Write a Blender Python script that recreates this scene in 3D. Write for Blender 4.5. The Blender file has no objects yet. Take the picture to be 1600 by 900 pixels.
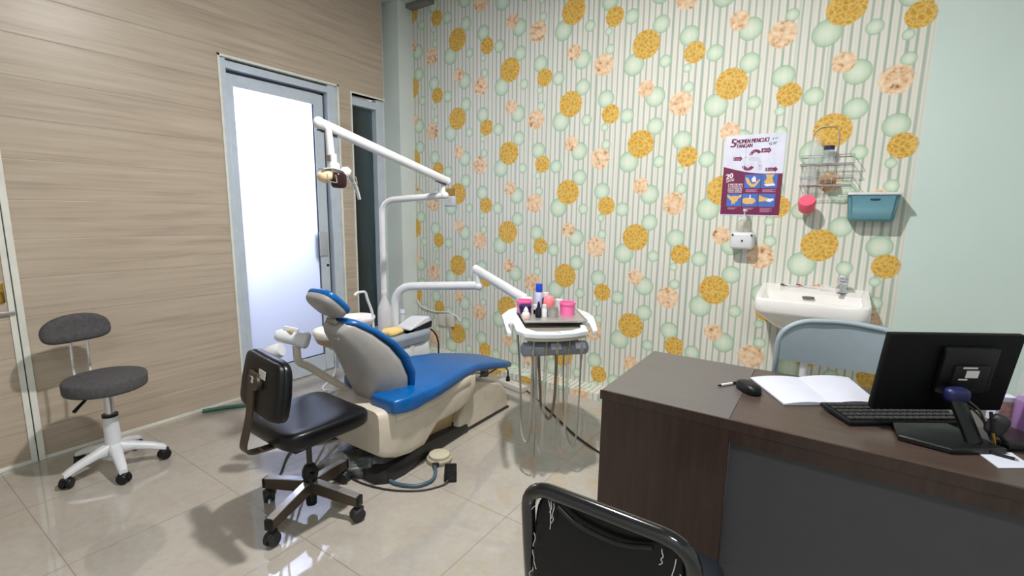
import bpy, bmesh, math, random
from mathutils import Vector, Matrix, noise
random.seed(7)
C = bpy.context.scene.collection
PI = math.pi
def rad(d): return math.radians(d)
def V(*a): return Vector(a)

# ------------------------------------------------------------------ mesh builder
class MB:
    def __init__(s): s.bm = bmesh.new()
    def _face(s, vs):
        try: s.bm.faces.new(vs)
        except ValueError: pass
    def box(s, c, d, rz=0, bev=0, seg=2, M=None):
        t = bmesh.new(); bmesh.ops.create_cube(t, size=1)
        for v in t.verts: v.co = Vector((v.co.x*d[0], v.co.y*d[1], v.co.z*d[2]))
        if bev: bmesh.ops.bevel(t, geom=list(t.edges), offset=bev, segments=seg, affect='EDGES', profile=.5)
        mm = Matrix.Translation(c) @ (M if M else Matrix.Rotation(rz, 4, 'Z'))
        s._merge(t, mm); return s
    def span(s, a, b, bev=0, seg=2):
        c = [(a[i]+b[i])/2 for i in range(3)]; d = [abs(b[i]-a[i]) for i in range(3)]
        return s.box(c, d, 0, bev, seg)
    def _merge(s, t, mm=None):
        if mm is not None: t.transform(mm)
        mp = {v: s.bm.verts.new(v.co) for v in t.verts}
        for f in t.faces: s._face([mp[v] for v in f.verts])
        t.free()
    def loft(s, rings, closed=True, cap=True, loop=False):
        rv = [[s.bm.verts.new(p) for p in r] for r in rings]
        n = len(rv[0]); m = len(rv)
        for i in range(m if loop else m-1):
            a, b = rv[i], rv[(i+1) % m]
            for k in range(n if closed else n-1):
                s._face([a[k], a[(k+1) % n], b[(k+1) % n], b[k]])
        if cap and not loop and closed:
            s._face(rv[0][::-1]); s._face(rv[-1])
        return s
    def tube(s, pts, r, n=10, loop=False, cap=True, flat=None):
        pts = [Vector(p) for p in pts]; rings = []; m = len(pts); up = None
        for i, p in enumerate(pts):
            if loop: d = pts[(i+1) % m]-pts[i-1]
            else: d = pts[min(i+1, m-1)]-pts[max(i-1, 0)]
            if d.length < 1e-9: d = Vector((0, 0, 1))
            d.normalize()
            if up is None:
                up = Vector((0, 0, 1)) if abs(d.z) < .9 else Vector((1, 0, 0))
            x = d.cross(up).normalized(); up = x.cross(d).normalized()
            rr = r[i] if isinstance(r, (list, tuple)) else r
            fx, fy = flat if flat else (1, 1)
            rings.append([p + x*math.cos(2*PI*k/n)*rr*fx + up*math.sin(2*PI*k/n)*rr*fy for k in range(n)])
        return s.loft(rings, True, cap, loop)
    def lathe(s, prof, c=(0, 0, 0), n=28, M=None):
        rings = []
        for r, z in prof:
            r = max(r, 1e-4); rings.append([Vector((r*math.cos(2*PI*k/n), r*math.sin(2*PI*k/n), z)) for k in range(n)])
        mm = Matrix.Translation(c) @ (M if M else Matrix.Identity(4))
        return s.loft([[mm @ p for p in q] for q in rings])
    def prism(s, poly, w0, w1, fn):
        a = [s.bm.verts.new(fn(u, v, w0)) for u, v in poly]; b = [s.bm.verts.new(fn(u, v, w1)) for u, v in poly]
        n = len(a); s._face(a[::-1]); s._face(b)
        for k in range(n): s._face([a[k], a[(k+1) % n], b[(k+1) % n], b[k]])
        return s
    def sell(s, c, h, e1=.4, e2=.4, M=None, nu=28, nv=14, f=None):
        sg = lambda w, e: math.copysign(abs(w)**e, w)
        rings = []
        for j in range(nv+1):
            ph = -PI/2+PI*j/nv
            rings.append([Vector((h[0]*sg(math.cos(ph), e1)*sg(math.cos(2*PI*k/nu), e2), h[1]*sg(math.cos(ph), e1)*sg(math.sin(2*PI*k/nu), e2), h[2]*sg(math.sin(ph), e1))) for k in range(nu)])
        if f: rings = [[f(p) for p in r] for r in rings]
        mm = Matrix.Translation(c) @ (M if M else Matrix.Identity(4))
        return s.loft([[mm @ p for p in r] for r in rings])
    def build(s, name, m, parent=None, smooth=35, bev=0, sub=0, local=False, solid=0):
        bmesh.ops.remove_doubles(s.bm, verts=s.bm.verts, dist=2e-5)
        bmesh.ops.recalc_face_normals(s.bm, faces=s.bm.faces)
        me = bpy.data.meshes.new(name)
        root = parent
        while root is not None and root.parent is not None: root = root.parent
        if root is not None and not local: s.bm.transform(Matrix.Translation(-root.location) if not root.rotation_euler.z else (Matrix.Translation(root.location) @ Matrix.Rotation(root.rotation_euler.z, 4, 'Z')).inverted())
        s.bm.to_mesh(me); s.bm.free()
        if m: me.materials.append(m)
        if smooth:
            me.shade_smooth(); me.set_sharp_from_angle(angle=rad(smooth))
        o = bpy.data.objects.new(name, me); C.objects.link(o)
        if parent is not None: o.parent = parent
        if solid:
            q = o.modifiers.new('s', 'SOLIDIFY'); q.thickness = solid
        if bev:
            q = o.modifiers.new('b', 'BEVEL'); q.width = bev; q.segments = 2; q.limit_method = 'ANGLE'
        if sub:
            q = o.modifiers.new('u', 'SUBSURF'); q.levels = sub; q.render_levels = sub
        return o

def fillet(pts, r, n=6):
    pts = [Vector(p) for p in pts]; out = [pts[0]]
    for i in range(1, len(pts)-1):
        a, b, c = pts[i-1], pts[i], pts[i+1]
        rr = r[i-1] if isinstance(r, (list, tuple)) else r
        l1, l2 = (a-b).length, (c-b).length; q = min(rr, l1*.49, l2*.49)
        p0 = b+(a-b).normalized()*q; p1 = b+(c-b).normalized()*q
        for k in range(n+1):
            t = k/n; out.append(p0*(1-t)**2+b*2*t*(1-t)+p1*t*t)
    out.append(pts[-1]); return out
def spline(pts, n=8):
    pts = [Vector(p) for p in pts]; P = [pts[0]*2-pts[1]]+pts+[pts[-1]*2-pts[-2]]; out = []
    for i in range(1, len(P)-2):
        for k in range(n):
            t = k/n; a, b, c, d = P[i-1:i+3]
            out.append(.5*((2*b)+(c-a)*t+(2*a-5*b+4*c-d)*t*t+(3*b-a-3*c+d)*t**3))
    out.append(pts[-1]); return out
def thing(name, label, cat, loc=(0, 0, 0), rz=0, group=None):
    o = bpy.data.objects.new(name, None); o.empty_display_size = .05; C.objects.link(o)
    o.location = loc; o.rotation_euler = (0, 0, rz); o['label'] = label; o['category'] = cat
    if group: o['group'] = group
    return o
def tag(o, label, cat, group=None):
    o['label'] = label; o['category'] = cat
    if group: o['group'] = group
    return o
def struct(o): o['kind'] = 'structure'; return o
def lab(o, l): o['label'] = l; return o
def text_mesh(body, size, extr=.0):
    cu = bpy.data.curves.new('lettering', 'FONT'); cu.body = body; cu.size = size; cu.extrude = extr; cu.offset = 0
    ob = bpy.data.objects.new('lettering', cu); C.objects.link(ob)
    bpy.context.view_layer.update()
    me = bpy.data.meshes.new_from_object(ob.evaluated_get(bpy.context.evaluated_depsgraph_get()))
    bpy.data.objects.remove(ob); return me

# ------------------------------------------------------------------ materials
def lin(c): return tuple(((x/255)/12.92 if x/255 <= .04045 else ((x/255+.055)/1.055)**2.4) for x in c)+(1,)
class NT:
    def __init__(s, name):
        s.m = bpy.data.materials.new(name); s.m.use_nodes = True; s.t = s.m.node_tree; s.n = s.t.nodes; s.l = s.t.links
        s.p = s.n['Principled BSDF']; s.out = s.n['Material Output']
    def new(s, k, **kw):
        x = s.n.new(k)
        for a, b in kw.items(): setattr(x, a, b)
        return x
    def put(s, sock, v):
        if hasattr(v, 'bl_idname') or hasattr(v, 'is_linked'): s.l.new(v, sock)
        else: sock.default_value = v
    def math(s, op, a, b=0, c=None, clamp=False):
        x = s.new('ShaderNodeMath', operation=op, use_clamp=clamp); s.put(x.inputs[0], a); s.put(x.inputs[1], b)
        if c is not None: s.put(x.inputs[2], c)
        return x.outputs[0]
    def mix(s, f, a, b):
        x = s.new('ShaderNodeMix', data_type='RGBA'); s.put(x.inputs[0], f); s.put(x.inputs[6], a); s.put(x.inputs[7], b); return x.outputs[2]
    def ramp(s, f, st):
        x = s.new('ShaderNodeValToRGB'); e = x.color_ramp.elements
        while len(e) < len(st): e.new(.5)
        for q, (p, c) in zip(e, st): q.position = p; q.color = c
        s.put(x.inputs[0], f); return x.outputs[0]
    def step(s, x, a, b):
        q = s.new('ShaderNodeMapRange', interpolation_type='SMOOTHSTEP'); s.put(q.inputs[0], x); q.inputs[1].default_value = a; q.inputs[2].default_value = b; return q.outputs[0]
    def noise(s, vec, sc, det=3, rough=.5):
        q = s.new('ShaderNodeTexNoise'); q.inputs['Scale'].default_value = sc; q.inputs['Detail'].default_value = det; q.inputs['Roughness'].default_value = rough
        if vec is not None: s.l.new(vec, q.inputs['Vector'])
        return q.outputs['Fac']
    def obj(s):
        return s.new('ShaderNodeTexCoord').outputs['Object']
    def scale(s, vec, k):
        q = s.new('ShaderNodeMapping'); q.inputs['Scale'].default_value = k; s.l.new(vec, q.inputs[0]); return q.outputs[0]

def mat(name, rgb, rough=.5, metal=0, var=.06, nscale=12, spec=.5, coat=0, bump=0, bscale=200, **kw):
    t = NT(name); c = lin(rgb); ob = t.obj()
    d = tuple(x*(1-var*2) for x in c[:3])+(1,)
    f = t.noise(ob, nscale, 4)
    t.l.new(t.mix(t.step(f, .35, .75), c, d), t.p.inputs['Base Color'])
    t.p.inputs['Roughness'].default_value = rough; t.p.inputs['Metallic'].default_value = metal
    t.p.inputs['Specular IOR Level'].default_value = spec; t.p.inputs['Coat Weight'].default_value = coat
    if bump:
        b = t.new('ShaderNodeBump'); b.inputs['Strength'].default_value = bump; b.inputs['Distance'].default_value = .002
        t.l.new(t.noise(ob, bscale, 2), b.inputs['Height']); t.l.new(b.outputs[0], t.p.inputs['Normal'])
    for k, v in kw.items(): t.p.inputs[k.replace('_', ' ')].default_value = v
    return t.m

WHITE_P = mat('white_plastic', (214, 215, 219), .3, var=.03)
CREAM_P = mat('cream_enamel', (205, 194, 178), .35)
GREY_SH = mat('grey_shell', (158, 154, 152), .38)
BLUE = mat('blue_vinyl', (2, 90, 160), .3, var=.08, nscale=6, bump=.08, bscale=350)
BLACKV = mat('black_vinyl', (9, 10, 14), .3, spec=.35, bump=.1, bscale=420)
BLACKP = mat('black_plastic', (14, 14, 17), .42, spec=.35)
BLACKG = mat('black_gloss', (13, 13, 15), .42)
MONB = mat('monitor_black', (6, 7, 8), .6, spec=.2, bump=.1, bscale=500)
RUB = mat('rubber_dark', (32, 32, 33), .55)
DGREY_B = mat('dark_base', (40, 38, 40), .35)
BRONZE = mat('brown_steel', (88, 76, 66), .4, metal=.55)
CHROME = mat('chrome', (224, 224, 228), .22, metal=.85, var=.02)
STEEL = mat('brushed_steel', (188, 185, 181), .33, metal=.6, var=.05)
STEEL_D = mat('dull_steel', (160, 154, 146), .45, metal=.4)
ALU = mat('aluminium', (196, 206, 218), .4, metal=.1, var=.04)
ALU_D = mat('aluminium_shadow_gap', (70, 76, 86), .6)
TRIM = mat('white_trim', (226, 225, 216), .45)
FABG = mat('grey_fabric', (82, 80, 82), .9, var=.14, nscale=60, bump=.25, bscale=600)
MINT = mat('mint_plaster', (214, 222, 219), .75, var=.03, nscale=3, bump=.08, bscale=160)
CEIL = mat('ceiling_paint', (206, 206, 204), .8)
CERAM = mat('ceramic', (236, 233, 230), .12, var=.02, coat=.3)
PINK = mat('pink_plastic', (255, 118, 180), .35, var=.03)
SALMON = mat('salmon_plastic', (250, 130, 140), .4)
NAVY = mat('navy_plastic', (34, 28, 80), .35)
DARKB = mat('dark_glass', (26, 18, 34), .15)
COBALT = mat('cobalt_plastic', (16, 66, 190), .35)
TEAL = mat('teal_plastic', (92, 138, 150), .45)
PAPER = mat('paper', (198, 201, 214), .7, var=.02)
LABEL = mat('label_paper', (214, 212, 208), .6)
BRASS = mat('brass', (188, 148, 66), .25, metal=.9)
MAROON = mat('maroon_ink', (112, 26, 72), .5, var=.04)
HOSE_G = mat('grey_hose', (158, 154, 148), .45)
HOSE_B = mat('brown_hose', (128, 108, 84), .45)
HOSE_W = mat('white_hose', (222, 224, 226), .4)
HOSE_T = mat('teal_hose', (70, 96, 112), .35)
GREENH = mat('green_hose', (52, 116, 96), .4)
CABLE = mat('dark_cable', (44, 38, 38), .5)
BEIGE = mat('beige_plastic', (178, 168, 146), .5, var=.1)
BOWLB = mat('stained_plastic', (196, 170, 128), .45, var=.12)
GBLUE = mat('grey_blue_plastic', (150, 158, 168), .4)
GHOLD = mat('grey_holder', (138, 144, 158), .35)
GCHAIR = mat('grey_chair_plastic', (148, 162, 170), .5, var=.03)
FILM = mat('grey_plastic_film', (86, 90, 89), .38, var=.2, nscale=20)
SOCKET = mat('socket_plastic', (212, 208, 196), .45)
SKIN_INK = mat('ochre_ink', (226, 182, 112), .6)
BLUE_INK = mat('blue_ink', (66, 110, 190), .6)
GREY_INK = mat('pale_grey_ink', (206, 208, 224), .6)
WHITE_INK = mat('white_ink', (238, 230, 238), .6)
PALEM_INK = mat('pale_mauve_ink', (186, 128, 164), .6)
GREEN_INK = mat('green_ink', (88, 128, 118), .6)
CLOTH = mat('yellow_cloth', (232, 200, 130), .8)
AMBER = mat('amber_reflector', (232, 200, 160), .25)
DRED = mat('dark_red_plastic', (46, 16, 14), .3)

def clear(name, rgb, rough=.1, tr=1., alpha=1., ior=1.3):
    t = NT(name); t.p.inputs['Base Color'].default_value = lin(rgb); t.p.inputs['Roughness'].default_value = rough
    t.p.inputs['Transmission Weight'].default_value = tr; t.p.inputs['IOR'].default_value = ior
    f = t.noise(t.obj(), 14, 2); t.l.new(t.math('MULTIPLY_ADD', f, .06, alpha-.03), t.p.inputs['Alpha']); return t.m
CLEARB = clear('clear_bottle_plastic', (236, 240, 244), .12, .55, .34)
MILKY = clear('milky_bottle_plastic', (236, 234, 236), .2, .35, .72)
CLEARH = clear('clear_hose_plastic', (206, 204, 198), .25, .4, .42)
GLASSB = clear('dispenser_bottle', (226, 222, 206), .1, .6, .5)
PURPLE = clear('purple_liquid', (160, 70, 180), .15, .3, .92)

def wallpaper():
    t = NT('bubble_wallpaper'); ob = t.obj(); sp = t.new('ShaderNodeSeparateXYZ'); t.l.new(ob, sp.inputs[0])
    x, y, z = sp.outputs
    v = t.math('SUBTRACT', z, t.math('SUBTRACT', 3.27, y))
    W, H, X0, Z0 = .5475, .639, -2.7937, 2.7912
    # node group computing the wrapped distance to one bubble of the repeat
    g = bpy.data.node_groups.new('bubble', 'ShaderNodeTree')
    for nm in ('x', 'v', 'bx', 'bz', 'r'): g.interface.new_socket(nm, in_out='INPUT', socket_type='NodeSocketFloat')
    g.interface.new_socket('d', in_out='OUTPUT', socket_type='NodeSocketFloat')
    gi = g.nodes.new('NodeGroupInput'); go = g.nodes.new('NodeGroupOutput')
    def gm(op, a, b):
        q = g.nodes.new('ShaderNodeMath'); q.operation = op
        for i, w in enumerate((a, b)):
            if isinstance(w, (int, float)): q.inputs[i].default_value = w
            elif w is not None: g.links.new(w, q.inputs[i])
        return q.outputs[0]
    u = gm('DIVIDE', gm('SUBTRACT', gi.outputs['x'], gi.outputs['bx']), W); c = gm('ROUND', u, 0)
    du = gm('MULTIPLY', gm('SUBTRACT', u, c), W)
    w = gm('DIVIDE', gm('SUBTRACT', gm('ADD', gi.outputs['v'], gm('MULTIPLY', c, H/2)), gi.outputs['bz']), H)
    dv = gm('MULTIPLY', gm('SUBTRACT', w, gm('ROUND', w, 0)), H)
    d = gm('SQRT', gm('ADD', gm('MULTIPLY', du, du), gm('MULTIPLY', dv, dv)), 0)
    g.links.new(gm('DIVIDE', d, gi.outputs['r']), go.inputs['d'])
    # hand-printed wobble
    nz = t.noise(ob, 40, 2); xw = t.math('MULTIPLY_ADD', nz, .012, t.math('SUBTRACT', x, .006)); vw = t.math('MULTIPLY_ADD', t.noise(ob, 34, 2), .012, t.math('SUBTRACT', v, .006))
    # stripes
    xs = t.math('ADD', x, t.math('MULTIPLY', t.math('SUBTRACT', t.noise(t.scale(ob, (1, 1, .35)), 9, 2), .5), .006))
    cmb = t.new('ShaderNodeCombineXYZ'); t.l.new(xs, cmb.inputs[0])
    s1 = t.noise(cmb.outputs[0], 46, 1.5, .5)
    band = t.math('SINE', t.math('MULTIPLY', t.math('ADD', xs, t.math('MULTIPLY', s1, .02)), 2*PI/.04))
    col = t.ramp(t.math('MULTIPLY_ADD', band, .5, .5), [(0, lin((172, 186, 176))), (.12, lin((190, 200, 190))), (.36, lin((226, 226, 218))), (.75, lin((236, 233, 226))), (1, lin((224, 224, 216)))])
    tint = t.ramp(s1, [(.3, lin((204, 218, 206))), (.45, lin((240, 238, 232))), (.58, lin((244, 240, 236))), (.72, lin((226, 222, 218)))])
    mu = t.new('ShaderNodeMix', data_type='RGBA', blend_type='MULTIPLY'); mu.inputs[0].default_value = .75; t.l.new(col, mu.inputs[6]); t.l.new(tint, mu.inputs[7]); col = mu.outputs[2]
    fine = t.noise(ob, 260, 2)
    def dist(dx, dz, r, wob):
        q = t.new('ShaderNodeGroup'); q.node_tree = g
        t.l.new(xw if wob else x, q.inputs[0]); t.l.new(vw if wob else v, q.inputs[1])
        q.inputs[2].default_value = X0+dx; q.inputs[3].default_value = Z0+dz; q.inputs[4].default_value = r; return q.outputs[0]
    vor = t.new('ShaderNodeTexVoronoi', feature='DISTANCE_TO_EDGE'); vor.inputs['Scale'].default_value = 36; t.l.new(ob, vor.inputs['Vector'])
    vd = vor.outputs['Distance']; n2 = t.noise(ob, 70, 3, .6)
    goldc = t.ramp(vd, [(.0, lin((222, 186, 102))), (.06, lin((212, 172, 82))), (.14, lin((202, 158, 66))), (.3, lin((194, 148, 56)))])
    goldc = t.mix(t.step(n2, .5, .72), goldc, lin((226, 192, 114))); goldc = t.mix(t.math('MULTIPLY', t.math('SUBTRACT', 1, t.step(n2, .3, .38)), .7), goldc, lin((140, 100, 34)))
    n3 = t.noise(ob, 36, 4, .55)
    peach = t.ramp(n3, [(.3, lin((140, 98, 68))), (.37, lin((206, 166, 126))), (.48, lin((226, 192, 156))), (.7, lin((238, 216, 188)))])
    greens = [(.094, .108, .058), (-.078, -.117, .073), (.134, -.125, .041), (-.269, -.315, .062), (-.108, .195, .051), (-.269, .131, .028), (.083, .298, .067), (-.254, .012, .036)]
    for dx, dz, r in greens:
        d = dist(dx, dz, r, False)
        gc = t.ramp(t.math('ADD', d, t.math('MULTIPLY', t.math('SUBTRACT', fine, .5), .15)), [(0, lin((222, 229, 212))), (.55, lin((203, 218, 196))), (.85, lin((176, 200, 174))), (1, lin((138, 172, 144)))])
        m = t.math('SUBTRACT', 1, t.step(d, .93, 1.04)); col = t.mix(t.math('MULTIPLY', m, .93), col, gc)
    for dx, dz, r in [(.016, -.283, .058), (.252, .236, .078)]:
        d = dist(dx, dz, r, True); e = t.math('ADD', d, t.math('MULTIPLY', t.math('SUBTRACT', n2, .5), .45))
        col = t.mix(t.math('SUBTRACT', 1, t.step(e, .86, 1.05)), col, peach)
    for dx, dz, r in [(0, 0, .095), (-.23, .219, .067)]:
        d = dist(dx, dz, r, True); e = t.math('ADD', d, t.math('MULTIPLY', t.math('SUBTRACT', fine, .5), .16))
        col = t.mix(t.math('SUBTRACT', 1, t.step(e, .93, 1.02)), col, goldc)
    # bare mint paint beyond the end of the roll
    edge = t.step(x, .326, .332); mint = t.mix(t.noise(ob, 4, 3), lin((206, 221, 215)), lin((199, 215, 209)))
    mar = t.math('SUBTRACT', 1, t.step(t.math('ABSOLUTE', t.math('SUBTRACT', x, .322)), .0, .016))
    col = t.mix(t.math('MULTIPLY', mar, .35), col, lin((190, 198, 188)))
    col = t.mix(edge, col, mint)
    t.l.new(col, t.p.inputs['Base Color']); t.p.inputs['Roughness'].default_value = .62; t.p.inputs['Specular IOR Level'].default_value = .3
    return t.m
def laminate():
    t = NT('oak_laminate'); ob = t.obj(); sp = t.new('ShaderNodeSeparateXYZ'); t.l.new(ob, sp.inputs[0]); z = sp.outputs[2]
    k = t.math('DIVIDE', t.math('SUBTRACT', z, .18), .2); fl = t.math('FLOOR', k)
    cm = t.new('ShaderNodeCombineXYZ'); t.l.new(sp.outputs[0], cm.inputs[0]); t.l.new(t.math('ADD', sp.outputs[1], t.math('MULTIPLY', fl, 3.7)), cm.inputs[1]); t.l.new(z, cm.inputs[2])
    a = t.noise(t.scale(cm.outputs[0], (1, .7, 15)), 2.2, 4, .5); b = t.noise(t.scale(cm.outputs[0], (1, 2.2, 46)), 2, 3, .5)
    c = t.ramp(t.math('ADD', t.math('MULTIPLY', a, .75), t.math('MULTIPLY', b, .25)), [(.3, lin((164, 148, 132))), (.46, lin((180, 164, 147))), (.6, lin((188, 173, 156))), (.78, lin((198, 184, 168)))])
    fr = t.math('FRACT', k); lo = t.math('MINIMUM', fr, t.math('SUBTRACT', 1, fr)); ln = t.math('SUBTRACT', 1, t.step(lo, .004, .016))
    c = t.mix(t.math('MULTIPLY', ln, .4), c, lin((140, 122, 106)))
    t.l.new(c, t.p.inputs['Base Color']); t.p.inputs['Roughness'].default_value = .36; t.p.inputs['Specular IOR Level'].default_value = .45
    bp = t.new('ShaderNodeBump'); bp.inputs['Strength'].default_value = .35; bp.inputs['Distance'].default_value = .003
    t.l.new(t.math('SUBTRACT', t.math('MULTIPLY', a, .25), ln), bp.inputs['Height']); t.l.new(bp.outputs[0], t.p.inputs['Normal'])
    return t.m
def tiles():
    t = NT('polished_tiles'); ob = t.obj(); sp = t.new('ShaderNodeSeparateXYZ'); t.l.new(ob, sp.inputs[0])
    def line(s, off):
        k = t.math('FRACT', t.math('DIVIDE', t.math('SUBTRACT', s, off), .6)); lo = t.math('MINIMUM', k, t.math('SUBTRACT', 1, k))
        return t.math('SUBTRACT', 1, t.step(lo, .0022, .0048))
    ln = t.math('MAXIMUM', line(sp.outputs[0], -1.088), line(sp.outputs[1], 1.0))
    a = t.noise(ob, 2.4, 6, .6); b = t.noise(ob, 26, 4, .7)
    c = t.ramp(t.math('ADD', t.math('MULTIPLY', a, .6), t.math('MULTIPLY', b, .4)), [(.3, lin((160, 152, 141))), (.5, lin((172, 165, 155))), (.72, lin((182, 176, 168)))])
    c = t.mix(t.math('MULTIPLY', ln, .6), c, lin((122, 112, 98)))
    t.l.new(c, t.p.inputs['Base Color']); t.p.inputs['Roughness'].default_value = .05; t.p.inputs['IOR'].default_value = 2.0
    bp = t.new('ShaderNodeBump'); bp.inputs['Strength'].default_value = .3; bp.inputs['Distance'].default_value = .001; bp.invert = True
    t.l.new(ln, bp.inputs['Height']); t.l.new(bp.outputs[0], t.p.inputs['Normal']); return t.m
def deskwood(name, lo, hi, sc, rough=.35):
    t = NT(name); ob = t.obj(); a = t.noise(t.scale(ob, sc), 3, 5, .6)
    t.l.new(t.ramp(a, [(.3, lin(lo)), (.7, lin(hi))]), t.p.inputs['Base Color']); t.p.inputs['Roughness'].default_value = rough
    return t.m
def frosted():
    t = NT('frosted_glass'); ob = t.obj()
    tr = t.new('ShaderNodeBsdfTranslucent'); t.l.new(t.mix(t.noise(ob, 3, 2), lin((236, 238, 250)), lin((228, 232, 248))), tr.inputs[0])
    gl = t.new('ShaderNodeBsdfDiffuse'); gl.inputs[0].default_value = lin((180, 186, 196))
    m = t.new('ShaderNodeMixShader'); m.inputs[0].default_value = .25; t.l.new(tr.outputs[0], m.inputs[1]); t.l.new(gl.outputs[0], m.inputs[2])
    g2 = t.new('ShaderNodeBsdfGlossy'); g2.inputs['Roughness'].default_value = .3; m2 = t.new('ShaderNodeMixShader'); m2.inputs[0].default_value = .04
    t.l.new(m.outputs[0], m2.inputs[1]); t.l.new(g2.outputs[0], m2.inputs[2]); t.l.new(m2.outputs[0], t.out.inputs[0]); return t.m
def darkpane():
    t = NT('tinted_glass'); ob = t.obj()
    tr = t.new('ShaderNodeBsdfTranslucent'); t.l.new(t.mix(t.noise(t.scale(ob, (1, 6, 1)), 3, 2), lin((112, 126, 126)), lin((92, 106, 106))), tr.inputs[0])
    g2 = t.new('ShaderNodeBsdfGlossy'); g2.inputs['Roughness'].default_value = .16; m2 = t.new('ShaderNodeMixShader'); m2.inputs[0].default_value = .07
    t.l.new(tr.outputs[0], m2.inputs[1]); t.l.new(g2.outputs[0], m2.inputs[2]); t.l.new(m2.outputs[0], t.out.inputs[0]); return t.m
WALLP = wallpaper(); LAM = laminate(); TILE = tiles()
DTOP = deskwood('desk_top_laminate', (64, 52, 46), (78, 65, 57), (1.5, 20, 20), .3)
DTOPG = deskwood('desk_top_grey_laminate', (86, 82, 81), (95, 91, 89), (1.5, 20, 20), .3)
DSIDE = deskwood('desk_side_laminate', (46, 30, 26), (64, 44, 37), (20, 20, 1.6), .42)
DPANEL = mat('desk_grey_panel', (68, 66, 72), .6, var=.03)
FROST = frosted(); PANE = darkpane()

# ------------------------------------------------------------------ room shell
L, D, CZ = -3.41, 3.27, 3.16
struct(MB().span((L-.3, -1.7, -.1), (2.1, D+.1, 0)).build('floor', TILE))
struct(MB().span((L-.3, -1.7, CZ), (2.1, D+.1, CZ+.1)).build('ceiling', CEIL))
struct(MB().span((L-.3, D, 0), (2.1, D+.1, CZ)).build('wall_back', WALLP))
struct(MB().span((2.0, -1.7, 0), (2.1, D, CZ)).build('wall_right', MINT))
struct(MB().span((L-.3, -1.7, 0), (2.0, -1.6, CZ)).build('wall_rear', MINT))
w = MB()
w.span((L-.15, -1.6, 0), (L, 1.622, CZ)); w.span((L-.15, 1.622, 2.332), (L, 2.512, CZ)); w.span((L-.15, 2.512, 0), (L, 2.642, CZ))
w.span((L-.15, 2.642, 2.312), (L, 2.992, CZ)); w.span((L-.15, 2.642, 0), (L, 2.992, .12))
w.span((L-.2, 2.98, 0), (L-.15, D, CZ))
struct(w.build('wall_left', LAM))
w = MB(); w.span((L-.15, 2.9922, 0), (L-.03, 3.0, CZ)); w.span((L-.15, 3.0, 0), (L-.11, 3.095, CZ)); w.span((L-.15, 3.095, 0), (-3.319, D, CZ)); w.span((L-.15, 3.092, 0), (-3.316, D, 2.318))  # first two slabs are unseen, added to block daylight leaking past the window frame
struct(w.build('wall_pillar', MINT))
struct(MB().span((L-.15, 3.09, 0), (.33, D, .05)).build('trim_1', WALLP))
struct(MB().span((-3.318, 3.19, 3.125), (-3.05, D, CZ)).build('trim_2', mat('grey_cornice', (120, 118, 114), .6)))
# strip along the foot of the panelled wall
w = MB(); w.span((L, .57, 0), (L+.008, 1.612, .016)); w.span((L, 2.52, 0), (L+.008, 2.99, .016)); struct(w.build('baseboard_left', TRIM))

# aluminium door with frosted pane
door = struct(thing('door_1', '', '', (L, 2.06, 0)))
del door['label']; del door['category']
w = MB(); t = .014
w.span((L-.06, 1.612, 0), (L+.012, 1.626, 2.344)); w.span((L-.06, 2.508, 0), (L+.012, 2.522, 2.344)); w.span((L-.06, 1.612, 2.33), (L+.012, 2.522, 2.344))
w.build('architrave', TRIM, door)
w = MB(); w.span((L-.1, 1.626, 0), (L-.006, 1.668, 2.33)); w.span((L-.1, 2.43, 0), (L-.006, 2.508, 2.33)); w.span((L-.1, 1.667, 2.268), (L-.008, 2.431, 2.315))
w.build('frame', ALU, door, bev=.003)
w = MB(); w.span((L-.1, 1.667, 2.315), (L-.03, 2.431, 2.33)); w.span((L-.1, 1.668, 2.245), (L-.06, 2.43, 2.27)); w.span((L-.1, 2.408, 0), (L-.06, 2.43, 2.27)); w.build('shadow_gap', ALU_D, door)
lf = MB(); x0, x1 = L-.075, L-.04
lf.span((x0, 1.672, .012), (x1, 1.724, 2.245)); lf.span((x0, 2.326, .012), (x1, 2.406, 2.245)); lf.span((x0, 1.724, 2.165), (x1, 2.326, 2.245)); lf.span((x0, 1.724, .012), (x1, 2.326, .15))
leaf = lf.build('leaf_frame', ALU, door, bev=.003)
MB().span((L-.062, 1.72, .145), (L-.056, 2.33, 2.17)).build('glass_pane', FROST, door)
w = MB(); w.span((L-.06, 1.726, .15), (L-.05, 2.324, .158)); w.span((L-.06, 2.318, .15), (L-.05, 2.326, 2.165)); w.build('gasket', ALU_D, door)
w = MB(); w.box((L-.034, 2.352, 1.078), (.02, .07, .195), bev=.004); pl = w.build('lock_plate', mat('lock_grey', (176, 180, 186), .45), door)
w = MB(); w.box((L-.09, 2.295, 1.078), (.03, .05, .2), bev=.006); lab(w.build('outer_handle', BLACKP, door), 'dark outer handle seen through the frosted glass')
w = MB(); w.lathe([(.0, 0), (.011, 0), (.011, .006), (0, .006)], (L-.04, 2.385, .9), 14, Matrix.Rotation(PI/2, 4, 'Y')); w.build('keyhole', BLACKP, door)
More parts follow.
